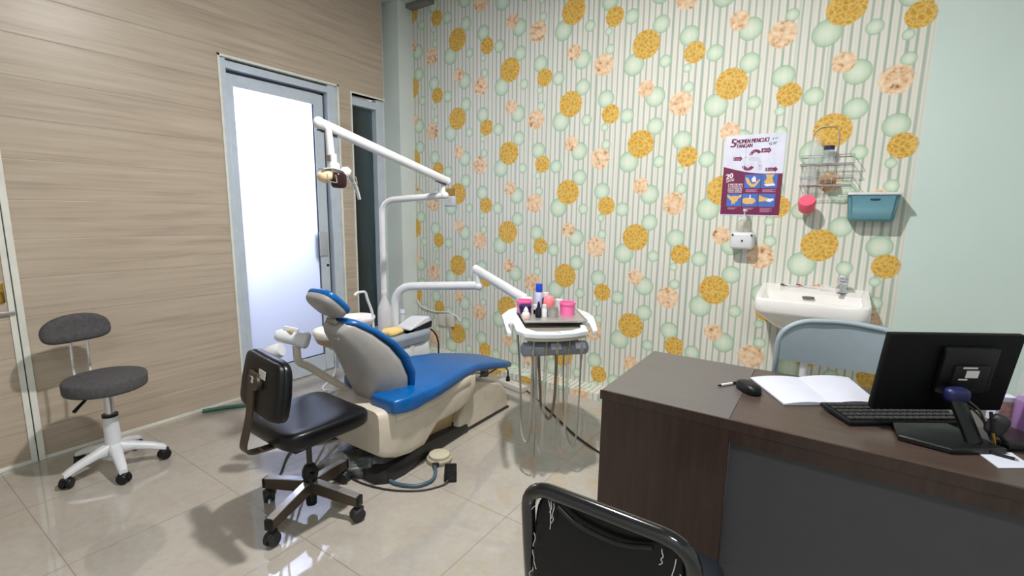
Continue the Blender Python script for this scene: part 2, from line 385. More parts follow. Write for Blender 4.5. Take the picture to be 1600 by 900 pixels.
# narrow window beside it
win = struct(thing('window_1', '', '', (L, 2.81, .12))); del win['label']; del win['category']
w = MB(); w.span((L-.06, 2.634, .1), (L+.012, 2.646, 2.324)); w.span((L-.06, 2.6465, 2.312), (L+.0115, 2.996, 2.324)); w.build('architrave', TRIM, win)
w = MB(); w.span((L-.1, 2.646, .12), (L-.012, 2.668, 2.312)); w.span((L-.1, 2.915, .12), (L-.012, 2.992, 2.312)); w.span((L-.1, 2.668, 2.225), (L-.014, 2.915, 2.285)); w.span((L-.1, 2.668, .12), (L-.014, 2.915, .17)); w.build('frame', ALU, win, bev=.003)
MB().span((L-.08, 2.66, .15), (L-.07, 2.925, 2.3)).build('glass_pane', PANE, win)
# flush panelled door at the left edge of the picture
d2 = struct(thing('door_2', '', '', (L, .1, 0))); del d2['label']; del d2['category']
w = MB(); w.span((L, -.42, .015), (L+.012, .518, 2.2)); w.build('leaf', LAM, d2)
w = MB(); w.span((L, .518, .0), (L+.018, .54, 2.2)); w.span((L, -.42, .0), (L+.018, .518, .02)); w.build('leaf_edge', TRIM, d2, bev=.002)
w = MB(); w.span((L, .545, 0), (L+.016, .572, 2.23)); w.build('jamb', TRIM, d2, bev=.002)
w = MB(); w.span((L, .5395, 0), (L+.01, .5455, 2.2)); w.build('gap', ALU_D, d2)
w = MB(); w.box((L+.02, .497, .92), (.012, .026, .1), bev=.004); w.tube(fillet([(L+.02, .497, .93), (L+.05, .497, .93), (L+.05, .42, .925)], .012), .008); w.build('brass_handle', BRASS, d2)
w = MB(); w.box((L+.022, .36, .815), (.018, .36, .02), bev=.004); w.build('rail', STEEL, d2)

# ------------------------------------------------------------------ grey stool on white base
sx, sy = -2.985, .755
st = thing('stool', 'round grey fabric work stool with small backrest on a white five-star base', 'stool', (sx, sy, 0))
w = MB(); w.lathe([(0, .438), (.16, .438), (.167, .442), (.17, .45), (.17, .494), (.166, .501), (.155, .505), (0, .505)], (sx, sy, 0), 40); w.build('seat', FABG, st, 50)
w = MB(); w.lathe([(0, .415), (.08, .415), (.08, .443), (0, .443)], (sx, sy, 0)); w.build('seat_plate', BLACKP, st)
w = MB(); w.lathe([(.02, .29), (.02, .41), (0, .41)], (sx, sy, 0), 16); w.build('gas_lift', CHROME, st)
w = MB(); w.lathe([(.0, .287), (.034, .287), (.034, .3), (0, .3)], (sx, sy, 0)); w.build('collar', BLACKP, st)
w = MB(); w.lathe([(0, .06), (.036, .06), (.04, .1), (.035, .15), (.031, .29), (0, .29)], (sx, sy, 0), 20)
for k in range(5):
    a = rad(-80+72*k); dx, dy = math.cos(a), math.sin(a); px, py = -dy, dx; rings = []
    for r, z, hw, hh in [(.02, .115, .03, .035), (.08, .11, .025, .022), (.15, .092, .021, .018), (.2, .072, .019, .016), (.217, .064, .016, .013)]:
        rings.append([V(sx+dx*r+px*u*hw, sy+dy*r+py*u*hw, z+q*hh) for u, q in [(-1, -.6), (-1, .4), (-.6, .9), (.6, .9), (1, .4), (1, -.6), (.6, -1), (-.6, -1)]])
    w.loft(rings)
w.build('star_base', WHITE_P, st, 50)
def caster(cx, cy, ang, parent, mb_mat=BLACKP, r=.026, z=0):
    w = MB(); R1 = Matrix.Rotation(ang, 4, 'Z')
    for s in (-1, 1):
        w.lathe([(0, -.009), (r*.85, -.009), (r, -.004), (r, .004), (r*.85, .009), (0, .009)], V(cx, cy, r+z)+R1 @ V(0, s*.014, 0), 16, R1 @ Matrix.Rotation(PI/2, 4, 'X'))
    w.box(V(cx, cy, r+z+.012)+R1 @ V(.006, 0, 0), (r*1.5, .012, r*1.3), M=R1, bev=.004)
    w.sell(V(cx, cy, r+z+.012), (r*.9, .02, r*.75), .8, .8, R1, 14, 8)
    w.lathe([(.008, 0), (.008, .03), (0, .03)], (cx, cy, r*2+z-.012), 10)
    return w.build('caster', mb_mat, parent, 40)
for k in range(5):
    a = rad(-80+72*k); caster(sx+math.cos(a)*.205, sy+math.sin(a)*.205, a+rad(40), st, r=.027)
# backrest on two chrome rods, wall side
bM = Matrix.Rotation(rad(8), 4, 'Z') @ Matrix.Rotation(rad(-12), 4, 'Y')
def bend(p): return V(p.x-.35*p.y*p.y*1.6-(.012*max(0, 1-abs(p.z)/.016)*max(0, 1-(p.y/.12)**2) if p.x > 0 else 0), p.y, p.z-1.5*p.y*p.y*(1 if p.z > 0 else .12))
w = MB(); w.sell((-3.175, .715, .735), (.034, .145, .072), .55, .7, bM, 36, 18, bend); w.build('backrest', FABG, st, 60)
w = MB()
for y in (.682, .748):
    w.tube(fillet([(-3.176, y, .7), (-3.18, y, .5), (-3.14, y-.002, .432), (-3.05, y, .424)], .03), .0065, 8)
w.build('back_rods', CHROME, st)
w = MB(); w.tube([(-3.0, .69, .415), (-2.95, .63, .385), (-2.94, .61, .37)], [.006, .008, .009], 8); w.build('lever', BLACKP, st)

# ------------------------------------------------------------------ black office chair
cx, cy = -1.835, 1.13
oc = thing('office_chair', 'low black vinyl office chair with a bent steel back bracket and four-spoke base', 'chair', (cx, cy, 0))
def seatf(p):
    s = p.y/.19
    return V(p.x, p.y, p.z+(.018 if p.z > 0 else .006)*(s*s*.2-max(0, s-.5)**2*1.6)-(.012*max(0, 1-(p.x/.19)**2)*(1 if p.z > 0 else 0)))
w = MB(); w.sell((-1.815, 1.125, .452), (.2, .2, .046), .42, .36, Matrix.Rotation(rad(-2), 4, 'Z'), 48, 20, seatf); w.build('seat', BLACKV, oc, 60)
w = MB(); w.box((-1.82, 1.12, .4), (.3, .3, .014), bev=.005); w.build('seat_board', BLACKP, oc)
bc = V(-1.79, .935, .672); BM = Matrix.Rotation(rad(-8), 4, 'Z') @ Matrix.Rotation(rad(-10), 4, 'X')
def bkf(p):
    k = 1-.12*max(0, p.z/.12)
    return V(p.x*k, p.y+.22*p.x*p.x, p.z)
w = MB(); w.sell(bc, (.195, .022, .118), .35, .4, BM @ Matrix.Rotation(0, 4, 'X'), 44, 18, bkf); w.build('backrest', BLACKV, oc, 60)
w = MB(); w.sell(bc+BM @ V(0, -.012, 0), (.186, .024, .11), .25, .35, BM, 44, 14, bkf); bs = w.build('back_shell', BLACKP, oc, 60)
w = MB(); w.box(bc+BM @ V(.055, -.039, .052), (.06, .002, .032), M=BM); lab(w.build('paper_label', LABEL, oc), 'pale paper label on the back shell')
w = MB(); w.box(bc+BM @ V(-.003, -.052, .02), (.03, .002, .022), M=BM); lab(w.build('bracket_label', LABEL, oc), 'small pale label on the steel bracket')
w = MB(); w.box(bc+BM @ V(-.005, -.044, .025), (.085, .012, .05), M=BM, bev=.005); w.lathe([(0, 0), (.028, 0), (.028, .016), (0, .016)], bc+BM @ V(.03, -.036, .012), 18, BM @ Matrix.Rotation(PI/2, 4, 'X')); w.build('back_clamp', BRONZE, oc)
# flat bent steel strap from back to seat
path = fillet([bc+BM @ V(-.01, -.05, .03), V(-1.80, .872, .56), V(-1.815, .835, .405), V(-1.81, .96, .392), V(-1.82, 1.1, .392)], [.05, .05, .05], 7)
w = MB(); rings = []
for i, p in enumerate(path):
    d = (path[min(i+1, len(path)-1)]-path[max(i-1, 0)]).normalized(); n = d.cross(V(1, 0, 0)).normalized()
    rings.append([p+V(1, 0, 0)*a*.022+n*b*.004 for a, b in ((-1, -1), (1, -1), (1, 1), (-1, 1))])
w.loft(rings); w.build('back_bracket', BRONZE, oc, 30)
w = MB(); w.lathe([(.012, .2), (.012, .395), (0, .395)], (cx, cy, 0), 14); w.build('gas_lift', DGREY_B, oc)
w = MB(); w.lathe([(0, .035), (.022, .035), (.026, .1), (.027, .16), (.034, .172), (.034, .2), (.024, .222), (.014, .232), (0, .232)], (cx, cy, 0), 18); w.box((cx+.034, cy-.012, .19), (.03, .022, .028), bev=.005); w.build('column_sleeve', BLACKP, oc)
for k in range(4):
    a = rad(18+90*k); R1 = Matrix.Rotation(a, 4, 'Z')
    w = MB(); rings = []
    for r, z, hw, hh in [(.02, .124, .016, .027), (.12, .112, .016, .027), (.245, .096, .015, .023)]:
        rings.append([V(cx, cy, z)+R1 @ V(r, u*hw, q*hh) for u, q in ((-1, -1), (1, -1), (1, .9), (.85, 1), (-.85, 1), (-1, .9))])
    w.loft(rings); leg = w.build('base_spoke', BRONZE, oc, 20)
    w = MB(); w.loft([[V(cx, cy, z+hh+.0005)+R1 @ V(r, u*hw*.95, q) for u, q in ((-1, -.003), (1, -.003), (1, .002), (-1, .002))] for r, z, hw, hh in [(.03, .1232, .0165, .027), (.12, .112, .0165, .027), (.244, .096, .0155, .023)]]); lab(w.build('chrome_strip', CHROME, leg, 20), 'bright chrome strip along the spoke top')
    w = MB(); w.box(V(cx, cy, .096)+R1 @ V(.25, 0, 0), (.012, .037, .045), M=R1, bev=.003); w.build('end_cap', BLACKP, leg)
    caster(cx+math.cos(a)*.238, cy+math.sin(a)*.238, a+rad(60+40*k), oc, RUB, .03)
oc_parts = oc

# ------------------------------------------------------------------ dental chair
XC = -1.92
dc = thing('dental_chair', 'blue padded dental chair with grey back shell reclined beside the frosted door', 'dental chair', (XC, 1.9, 0))
def ring20(xc, hw, zt, zb, y, rnd=.6, n=24):
    sg = lambda q, e: math.copysign(abs(q)**e, q); zc = (zt+zb)/2; hz = (zt-zb)/2
    return [V(xc+hw*sg(math.cos(2*PI*k/n), rnd*.6), y, zc+hz*sg(math.sin(2*PI*k/n), rnd)) for k in range(n)]
# seat and leg pad
S = [(1.56, .2, .45, .39), (1.57, .25, .46, .372), (1.6, .282, .462, .368), (1.66, .29, .46, .366), (1.75, .288, .458, .37), (1.9, .262, .456, .378), (2.05, .225, .452, .385), (2.2, .2, .436, .378), (2.4, .183, .392, .335), (2.55, .176, .353, .302), (2.625, .162, .332, .288), (2.65, .12, .322, .292), (2.655, .06, .315, .298)]
w = MB(); w.loft([ring20(XC, hw, zt, zb, y, .42) for y, hw, zt, zb in S]); w.loft([[p+V(.18, 0, 0) for p in ring20(XC, hw, zt, zb, y, .36)] for y, hw, zt, zb in [(1.468, .066, .44, .395), (1.47, .082, .448, .385), (1.48, .09, .452, .378), (1.54, .105, .456, .37), (1.6, .112, .458, .368), (1.68, .1, .456, .37)]]); w.build('seat_cushion', BLUE, dc, 60)
# backrest
K = [(-.15, (1.655, .40), (1.575, .27), .17, .09), (0, (1.66, .455), (1.53, .335), .198, .10), (.12, (1.652, .53), (1.50, .41), .212, .115), (.3, (1.612, .625), (1.455, .505), .207, .115), (.5, (1.555, .70), (1.41, .605), .187, .105), (.75, (1.475, .772), (1.36, .705), .145, .085), (.92, (1.40, .818), (1.325, .765), .105, .065), (1, (1.362, .83), (1.315, .792), .078, .05)]
def bring(F, Rr, wf, wr, n=24, depth=0):
    F = V(0, *F); Rr = V(0, *Rr); out = []
    sg = lambda q, e: math.copysign(abs(q)**e, q)
    for k in range(n):
        a = 2*PI*k/n; s = (sg(math.sin(a), .6)+1)/2
        hw = wr+(wf-wr)*min(1, s*1.15); p = Rr.lerp(F, s); out.append(V(XC+hw*sg(math.cos(a), .5), p.y, p.z))
    return out
w = MB(); w.loft([bring(F, Rr, wf, wr) for _, F, Rr, wf, wr in K]); w.build('back_shell', GREY_SH, dc, 70)
w = MB(); rings = []
for q, F, Rr, wf, wr in K[1:]:
    f = V(0, *F); r = V(0, *Rr); n = (f-r).normalized(); k = 1.02 if q < .95 else 1.06
    a, b = f-n*.012, f+n*.026
    rings.append(bring((b.y, b.z), (a.y, a.z), wf*k, wf*k*1.0))
w.loft(rings); w.build('back_cushion', BLUE, dc, 70)
w = MB(); w.box((XC+.04, 1.335, .755), (.03, .012, .02), M=Matrix.Rotation(rad(-35), 4, 'X'), bev=.004); lab(w.build('badge', STEEL_D, dc), 'dull worn metal badge near the top of the shell')
# headrest
HM = Matrix.Rotation(rad(-44), 4, 'X')
hc = V(XC, 1.318, .922)
w = MB(); w.sell(hc+HM @ V(0, 0, .012), (.098, .085, .021), .5, .55, HM, 36, 12); hp = w.build('headrest_cushion', BLUE, dc, 60)
w = MB(); w.sell(hc+HM @ V(0, -.002, -.006), (.094, .082, .042), .75, .6, HM, 36, 12, lambda p: V(p.x, p.y, min(p.z, .008))); w.build('headrest_shell', GREY_SH, dc, 60)
w = MB(); w.box((XC, 1.335, .856), (.03, .018, .08), M=Matrix.Rotation(rad(20), 4, 'X'), bev=.005); w.box((XC, 1.335, .83), (.06, .03, .02), M=Matrix.Rotation(rad(-44), 4, 'X'), bev=.005); w.build('headrest_bracket', STEEL_D, dc)
# body under the seat
B = [(1.44, .0), (1.44, .37), (1.50, .385), (2.14, .385), (2.17, .34), (2.10, .2), (1.8, .2), (1.74, .13), (1.71, .112), (1.52, .112), (1.46, .15)]
w = MB(); prof = [(1.42, .205, .395, .17), (1.45, .218, .395, .145), (1.52, .232, .395, .118), (1.6, .24, .395, .108), (1.70, .24, .395, .112), (1.76, .238, .395, .165), (1.8, .236, .395, .2), (2.0, .225, .395, .2), (2.12, .21, .392, .225), (2.17, .2, .385, .28)]
w.loft([ring20(XC+.005, hw, zt, zb, y, .3) for y, hw, zt, zb in prof]); w.build('chair_body', CREAM_P, dc, 40)
w = MB(); w.loft([ring20(XC+.006, hw, .395, .32+.0*y, y, .3) for y, hw in [(1.5, .242), (1.6, .25), (1.75, .248), (1.95, .232), (2.1, .215), (2.14, .2)]]); w.build('seat_carrier', CREAM_P, dc, 40)
w = MB(); w.span((XC-.1, 1.85, .03), (XC+.1, 2.12, .22), .01); w.build('lift_arm', BOWLB, dc)
w = MB(); w.loft([[V(XC+sx_*hw, y, z) for sx_, z in ((-1, 0.002), (-1, h*.6), (-.93, h), (.93, h), (1, h*.6), (1, .002))] for y, hw, h in [(1.43, .16, .05), (1.47, .2, .07), (1.58, .21, .08), (1.72, .185, .085), (2.0, .165, .06), (2.15, .165, .05)]]); w.build('base_plate', DGREY_B, dc, 30)
# front floor box
FB = [(2.085, .008), (2.07, .04), (2.09, .12), (2.15, .22), (2.22, .285), (2.26, .292), (2.50, .215), (2.575, .15), (2.60, .1), (2.605, .008)]
w = MB(); w.prism(FB, XC-.16, XC+.152, lambda u, v, q: V(q, u, v)); w.build('floor_box', CREAM_P, dc, 30, bev=.014)
w = MB(); w.span((XC-.165, 2.08, .001), (XC+.157, 2.61, .014)); w.build('floor_box_skirt', DGREY_B, dc)
w = MB(); w.box((XC+.1, 2.077, .06), (.016, .012, .03), bev=.003); w.build('power_switch', BLACKP, dc)
# assistant's arm with two handpiece holders
arm = MB(); arm.tube(fillet([(-2.08, 1.60, .33), (-2.14, 1.335, .57), (-2.14, 1.285, .60), (-2.14, 1.283, .69)], .06, 8), .019, 14); am = arm.build('assistant_arm', CREAM_P, dc)
ax = V(.72, .6, -.2).normalized(); MA = ax.to_track_quat('Z', 'Y').to_matrix().to_4x4()
w = MB(); w.lathe([(0, -.085), (.022, -.085), (.03, -.07), (.034, -.02), (.034, .02), (.04, .03), (.042, .062), (.036, .07), (0, .07)], (-2.14, 1.272, .728), 20, MA); w.box((-2.145, 1.262, .76), (.07, .05, .014), M=MA @ Matrix.Rotation(PI/2, 4, 'Y'), bev=.004); w.build('holder_head', WHITE_P, am, 40)
w = MB()
Mh = Matrix.Rotation(rad(30), 4, 'Z') @ Matrix.Rotation(rad(70), 4, 'Y')
w.lathe([(0, -.05), (.026, -.05), (.034, -.04), (.036, .03), (.03, .045), (0, .045)], (-2.15, 1.17, .678), 20, Mh); w.build('suction_holder', WHITE_P, am, 40)
w = MB(); w.tube([(-2.155, 1.25, .762), (-2.12, 1.255, .768)], .008, 8); w.build('holder_pin', BOWLB, am)
w = MB(); w.tube(spline([(-2.15, 1.17, .65), (-2.15, 1.18, .58), (-2.2, 1.22, .4), (-2.26, 1.4, .12), (-2.3, 1.6, .02)]), .006, 8); w.build('suction_hose', CABLE, am)
w = MB(); w.tube(spline([(-2.18, 1.14, .65), (-2.2, 1.15, .58), (-2.3, 1.3, .3), (-2.42, 1.62, .03), (-2.45, 1.7, .014)]), .008, 8); w.build('saliva_hose', HOSE_W, am)

# grey plastic film heaped at the chair's foot
def rum(p):
    n = noise.noise(p*14)*.035+noise.noise(p*34)*.014
    q = p+p.normalized()*n; return V(q.x, q.y, q.z)
def rum2(p):
    n = abs(noise.noise(p*11+V(3, 1, 2)))*.05+abs(noise.noise(p*27))*.022
    q = p-p.normalized()*n; return V(q.x, q.y, q.z)
w = MB(); w.sell((-1.925, 1.475, .03), (.235, .1, .085), .9, .8, Matrix.Rotation(rad(40), 4, 'Z'), 72, 36, rum2)
for v in w.bm.verts: v.co.z = max(v.co.z, .003)
tag(w.build('plastic_cover', FILM, None, 80), 'crumpled dark grey plastic film heaped at the foot of the blue dental chair', 'plastic film')

# ------------------------------------------------------------------ dental unit behind the chair
du = thing('dental_unit', 'white and grey dental unit with spittoon bowl standing between chair and narrow window', 'dental unit', (-2.45, 2.05, 0))
w = MB(); w.loft([ring20(-2.47, .16, .5, .002, y, .35) for y in (1.97, 1.98)]+[ring20(-2.47, .19, .48, .002, y, .35) for y in (2.0, 2.36)]+[ring20(-2.47, .16, .46, .002, 2.38, .35)]); w.build('cabinet', WHITE_P, du, 40)
w = MB(); w.loft([[V(-2.46+a*h, y, z) for a, z in ((-1, .455), (-1, .52), (-.9, .54), (.9, .54), (1, .52), (.94, .455))] for y, h in ((1.96, .15), (2.0, .19), (2.3, .2), (2.38, .18), (2.4, .14))]); w.build('top_deck', GBLUE, du, 30, bev=.01)
w = MB(); w.tube(fillet([(-2.5, 2.0, .5), (-2.47, 1.8, .5), (-2.45, 1.7, .54)], .06), .03, 12); w.build('basin_arm', WHITE_P, du)
w = MB(); w.lathe([(0, .54), (.05, .54), (.09, .565), (.107, .6), (.108, .603), (0, .603)], (-2.44, 1.70, 0), 36); lab(w.build('basin_underside', BOWLB, du), 'yellowed underside of the small basin')
w = MB(); w.lathe([(.0, .6), (.107, .6), (.114, .615), (.114, .638), (.109, .643), (.103, .638), (.098, .62), (.05, .607), (0, .605)], (-2.44, 1.70, 0), 36); w.build('basin', CERAM, du, 60)
w = MB(); w.lathe([(0, .58), (.04, .58), (.08, .605), (.106, .65), (.112, .668), (.108, .674), (.1, .668), (.07, .62), (0, .598)], (-2.5, 1.93, 0), 36); w.lathe([(0, .5), (.045, .5), (.04, .6), (0, .6)], (-2.5, 1.93, 0)); w.build('spittoon_bowl', CERAM, du, 60)
w = MB(); w.tube(fillet([(-2.42, 1.99, .54), (-2.42, 1.985, .70), (-2.42, 1.945, .80), (-2.42, 1.935, .845), (-2.42, 1.87, .845), (-2.42, 1.85, .83)], .03), .0085, 10); w.build('water_spout', HOSE_W, du)
w = MB(); w.lathe([(0, .02), (.04, .02), (.04, .54), (0, .54)], (-2.32, 2.2, 0)); w.build('service_post', WHITE_P, du)
w = MB()
w.tube(spline([(-2.36, 2.41, .5), (-2.35, 2.46, .5), (-2.33, 2.5, .42), (-2.35, 2.52, .25), (-2.4, 2.5, .05)]), .006, 8); w.tube(spline([(-2.37, 2.39, .49), (-2.36, 2.42, .44), (-2.36, 2.41, .3), (-2.4, 2.4, .2)]), .005, 8); w.build('power_leads', CABLE, du)
# things on the unit's deck
bt = thing('water_bottle', 'tall milky plastic water bottle standing on the dental unit', 'bottle', (-2.47, 2.13, .541))
w = MB(); w.lathe([(0, 0), (.044, 0), (.048, .01), (.048, .13), (.043, .165), (.022, .215), (.016, .235), (.016, .26), (0, .26)], (-2.47, 2.13, .541), 24); w.build('bottle_body', MILKY, bt, 50)
w = MB(); w.lathe([(0, .258), (.019, .258), (.019, .28), (0, .28)], (-2.47, 2.13, .541), 18); w.build('bottle_cap', WHITE_P, bt)
sc = thing('ultrasonic_scaler', 'white wedge-shaped scaler console with dark front on the dental unit', 'dental device', (-2.38, 2.32, .541))
w = MB(); w.prism([(2.24, .541), (2.4, .541), (2.41, .585), (2.25, .56)], -2.425, -2.295, lambda u, v, q: V(q, u, v)); w.build('console_base', BLACKP, sc, 30, bev=.004)
w = MB(); w.prism([(2.19, .552), (2.42, .59), (2.45, .612), (2.4, .628), (2.33, .622), (2.2, .572)], -2.43, -2.29, lambda u, v, q: V(q, u, v)); w.build('console_cover', WHITE_P, sc, 40, bev=.01)
jb = thing('medicine_bottle', 'small bottle with white cap standing behind the white scaler console', 'bottle', (-2.47, 2.29, .541))
w = MB(); w.lathe([(0, 0), (.022, 0), (.022, .08), (.016, .1), (0, .1)], (-2.47, 2.29, .541), 18); w.build('bottle_body', MILKY, jb); w = MB(); w.lathe([(0, .1), (.024, .1), (.024, .13), (0, .13)], (-2.47, 2.29, .541), 18); w.build('bottle_cap', WHITE_P, jb)
w = MB(); w.sell((-2.36, 2.1, .558), (.06, .07, .024), .8, .7, None, 30, 14, lambda p: p+p.normalized()*noise.noise(p*30)*.012)
for v in w.bm.verts: v.co.z = max(v.co.z, .541)
tag(w.build('folded_cloth', CLOTH, None, 70), 'crumpled yellow cloth lying on the dental unit beside the milky bottle', 'cloth')

# operating light on its pole
dl = thing('operating_light', 'white jointed dental operating light on a tall bent pole', 'dental lamp', (-2.5, 2.18, .54))
w = MB(); w.tube(fillet([(-2.54, 2.19, .54), (-2.54, 2.19, 1.42), (-2.07, 2.30, 1.455)], .11, 12), .021, 16); w.sell((-2.07, 2.30, 1.455), (.024, .024, .024), 1, 1); w.build('pole', WHITE_P, dl, 50)
w = MB(); w.lathe([(.02, 1.455), (.016, 1.5), (.014, 1.54), (0, 1.54)], (-2.085, 2.297, 0), 16); w.build('joint', WHITE_P, dl)
w = MB(); w.tube([(-2.075, 2.33, 1.545), (-1.985, 1.36, 1.742)], .0235, 16, flat=(.8, 1.1)); w.sell((-2.075, 2.33, 1.545), (.021, .028, .028), 1, 1); w.sell((-1.985, 1.36, 1.742), (.021, .028, .028), 1, 1); w.build('spring_arm', WHITE_P, dl, 50)
w = MB(); w.box((-1.99, 1.405, 1.706), (.012, .1, .014), M=Matrix.Rotation(rad(-11.5), 4, 'X')); w.build('arm_slot', DGREY_B, dl); w = MB(); w.box((-2.068, 2.26, 1.535), (.012, .09, .014), M=Matrix.Rotation(rad(-11.5), 4, 'X')); w.build('arm_slot', DGREY_B, dl)
w = MB(); w.tube([(-1.975, 1.40, 1.72), (-1.968, 1.403, 1.6)], [.016, .019], 14); w.box((-1.966, 1.405, 1.585), (.04, .034, .05), bev=.006); w.build('drop_arm', WHITE_P, dl)
w = MB(); w.box((-1.955, 1.383, 1.588), (.028, .006, .026)); w.build('pivot_plate', STEEL_D, dl)
hd = MB(); hd.box((-1.955, 1.405, 1.545), (.036, .05, .05), bev=.008); hd.box((-1.945, 1.46, 1.53), (.05, .035, .045), M=Matrix.Rotation(rad(-35), 4, 'X'), bev=.01); head = hd.build('lamp_head', WHITE_P, dl)
w = MB(); w.sell((-1.955, 1.36, 1.503), (.034, .038, .028), .9, .9, Matrix.Rotation(rad(12), 4, 'X')); w.build('reflector', AMBER, head, 60)
w = MB(); w.tube(spline([(-1.95, 1.335, 1.535), (-1.95, 1.39, 1.54), (-1.945, 1.45, 1.525), (-1.94, 1.495, 1.49), (-1.935, 1.515, 1.45)]), .004, 8, flat=(6, 1)); w.build('visor', mat('visor_plastic', (214, 216, 214), .2), head, 60)
w = MB(); w.sell((-1.92, 1.405, 1.488), (.03, .03, .036), .5, .5); lab(w.build('lamp_shield', DRED, head), 'dark red-brown bulb shield')
for y in (1.35, 1.46):
    w = MB(); w.tube(fillet([(-1.90, y-.02, 1.515), (-1.89, y-.02, 1.478), (-1.89, y+.025, 1.474), (-1.90, y+.025, 1.51)], .008), .0025, 6); w.build('wire_guard', STEEL_D, head)
w = MB(); w.tube(spline([(-1.925, 1.49, 1.49), (-1.925, 1.505, 1.46), (-1.925, 1.515, 1.43), (-1.925, 1.522, 1.405)]), .007, 8, flat=(1.6, .8)); w.build('handle', WHITE_P, head)

# ------------------------------------------------------------------ instrument table on its arm
ta = rad(45); tc = V(-1.24, 2.17, 0); U = V(math.cos(ta), math.sin(ta), 0); Wv = V(-math.sin(ta), math.cos(ta), 0)
def T(u, v, z): return tc+U*u+Wv*v+V(0, 0, z)
it = thing('instrument_table', 'white bracket table with curved handles on a jointed arm in front of the wallpaper', 'dental table', (-1.24, 2.17, 0), 0)
fr = [(-.216, .12), (-.15, .26), (-.07, .35), (.2, .33), (.262, .24), (.288, .112), (.281, .006), (.19, -.286), (.165, -.294), (.205, -.13), (.2, -.085), (.178, -.1), (.142, -.289), (.06, -.325), (-.03, -.338), (-.12, -.325), (-.18, -.296), (-.205, -.235), (-.187, -.06), (-.206, -.055), (-.224, -.119), (-.235, -.269), (-.256, -.267)]
inn = [(-.15, -.2), (-.12, .2), (.17, .2), (.165, -.08), (.125, -.225), (.06, -.272), (-.03, -.286), (-.115, -.272)]
# outer outline joined to the inner opening by a slit
poly = fr[:14]+[(.06, -.325)]
def frame_loop():
    k = 14  # front edge middle
    return fr[:k+1]+[(-.03, -.338)][:0]
w = MB()
a = fr; zt, zb = .792, .768
t = bmesh.new()
def addloop(bm_, pts, z): 
    vs = [bm_.verts.new((p[0], p[1], z)) for p in pts]; es = [bm_.edges.new((vs[i], vs[(i+1) % len(vs)])) for i in range(len(vs))]; return vs, es
vo, eo = addloop(t, fr, 0); vi, ei = addloop(t, inn, 0)
bmesh.ops.triangle_fill(t, edges=eo+ei, use_beauty=True)
top = {v: w.bm.verts.new(T(v.co.x, v.co.y, zt)) for v in t.verts}; bot = {v: w.bm.verts.new(T(v.co.x, v.co.y, zb)) for v in t.verts}
for f in t.faces: w._face([top[v] for v in f.verts]); w._face([bot[v] for v in f.verts][::-1])
for lp in (vo, vi):
    for i in range(len(lp)): p, q = lp[i], lp[(i+1) % len(lp)]; w._face([top[p], top[q], bot[q], bot[p]])
t.free()
w.build('frame', mat('pale_white_plastic', (226, 232, 236), .3), it, 30, bev=.004)
w = MB(); w.prism([(-.17, -.25), (-.16, .22), (.19, .22), (.19, -.06), (.135, -.24), (.06, -.295), (-.03, -.31), (-.12, -.295)], .7705, .779, T); w.build('inner_plate', STEEL_D, it, 30)
w = MB(); w.prism([(-.17, -.285), (.135, -.28), (.06, -.312), (-.03, -.325), (-.12, -.312)], .752, .768, T); w.build('front_lip', CREAM_P, it, 30)
PRINT = mat('grey_print', (120, 124, 132), .6)
for q in [(-.06, -.308, .005, .005), (-.03, -.311, .03, .004), (-.022, -.32, .045, .003), (-.2, .0, .028, .0025), (.235, .05, .028, .0025)]:
    w = MB(); w.prism([(q[0], q[1]), (q[0]+q[2], q[1]), (q[0]+q[2], q[1]+q[3]), (q[0], q[1]+q[3])], .7923, .7928, T); w.build('printed_mark', PRINT, it)
# pipe from the unit to the table
w = MB(); w.tube(fillet([(-2.46, 2.21, .54), (-2.46, 2.21, .84), (-1.88, 2.41, .88)], .16, 12), .028, 16); w.sell((-1.88, 2.41, .875), (.03, .03, .028), 1, 1); w.build('lower_arm', WHITE_P, it, 50)
w = MB(); w.tube([(-1.9, 2.405, .985), (-1.49, 2.37, .835)], [.027, .03], 16, flat=(.8, 1.1)); w.sell((-1.9, 2.405, .985), (.026, .026, .03), 1, 1); w.lathe([(.02, .87), (.018, .985), (0, .985)], (-1.88, 2.405, 0), 14); w.build('upper_arm', WHITE_P, it, 50)
w = MB(); w.lathe([(0, .755), (.04, .755), (.035, .85), (0, .86)], (-1.485, 2.37, 0), 20); w.build('table_pivot', WHITE_P, it)
# handpiece holder roll
w = MB(); bz = .69
rr = [T(u, -.225, bz) for u in (-.18, -.172, -.165, .15, .16, .168)]
w.tube(rr, [.012, .03, .035, .035, .03, .012], 18); hb = w.build('holder_bar', GHOLD, it, 50)
w = MB()
for u in (-.13, -.06, .02, .1): w.prism([(u-.012, -.235), (u+.012, -.235), (u+.012, -.2), (u-.012, -.2)], .715, .757, T)
w.build('holder_brackets', STEEL_D, it)
for i, u in enumerate((-.01, .115)):
    w = MB(); MM = Matrix.Rotation(ta, 4, 'Z') @ Matrix.Rotation(rad(-28), 4, 'X'); w.box(T(u, -.2595, bz+.019), (.05, .002, .03), M=MM); lab(w.build('white_tag', PAPER, hb), 'white paper tag on the grey bar')
for i, u in enumerate((-.125, -.06, -.005, .055, .12)):
    w = MB(); w.box(T(u, -.262, bz-.002), (.02, .016, .024), M=Matrix.Rotation(ta, 4, 'Z'), bev=.004); w.tube([T(u, -.27, bz+.05), T(u, -.268, bz+.01), T(u, -.264, bz-.02)], [.003, .005, .006], 8); w.build('handpiece', STEEL if i % 2 == 0 else STEEL_D, hb)
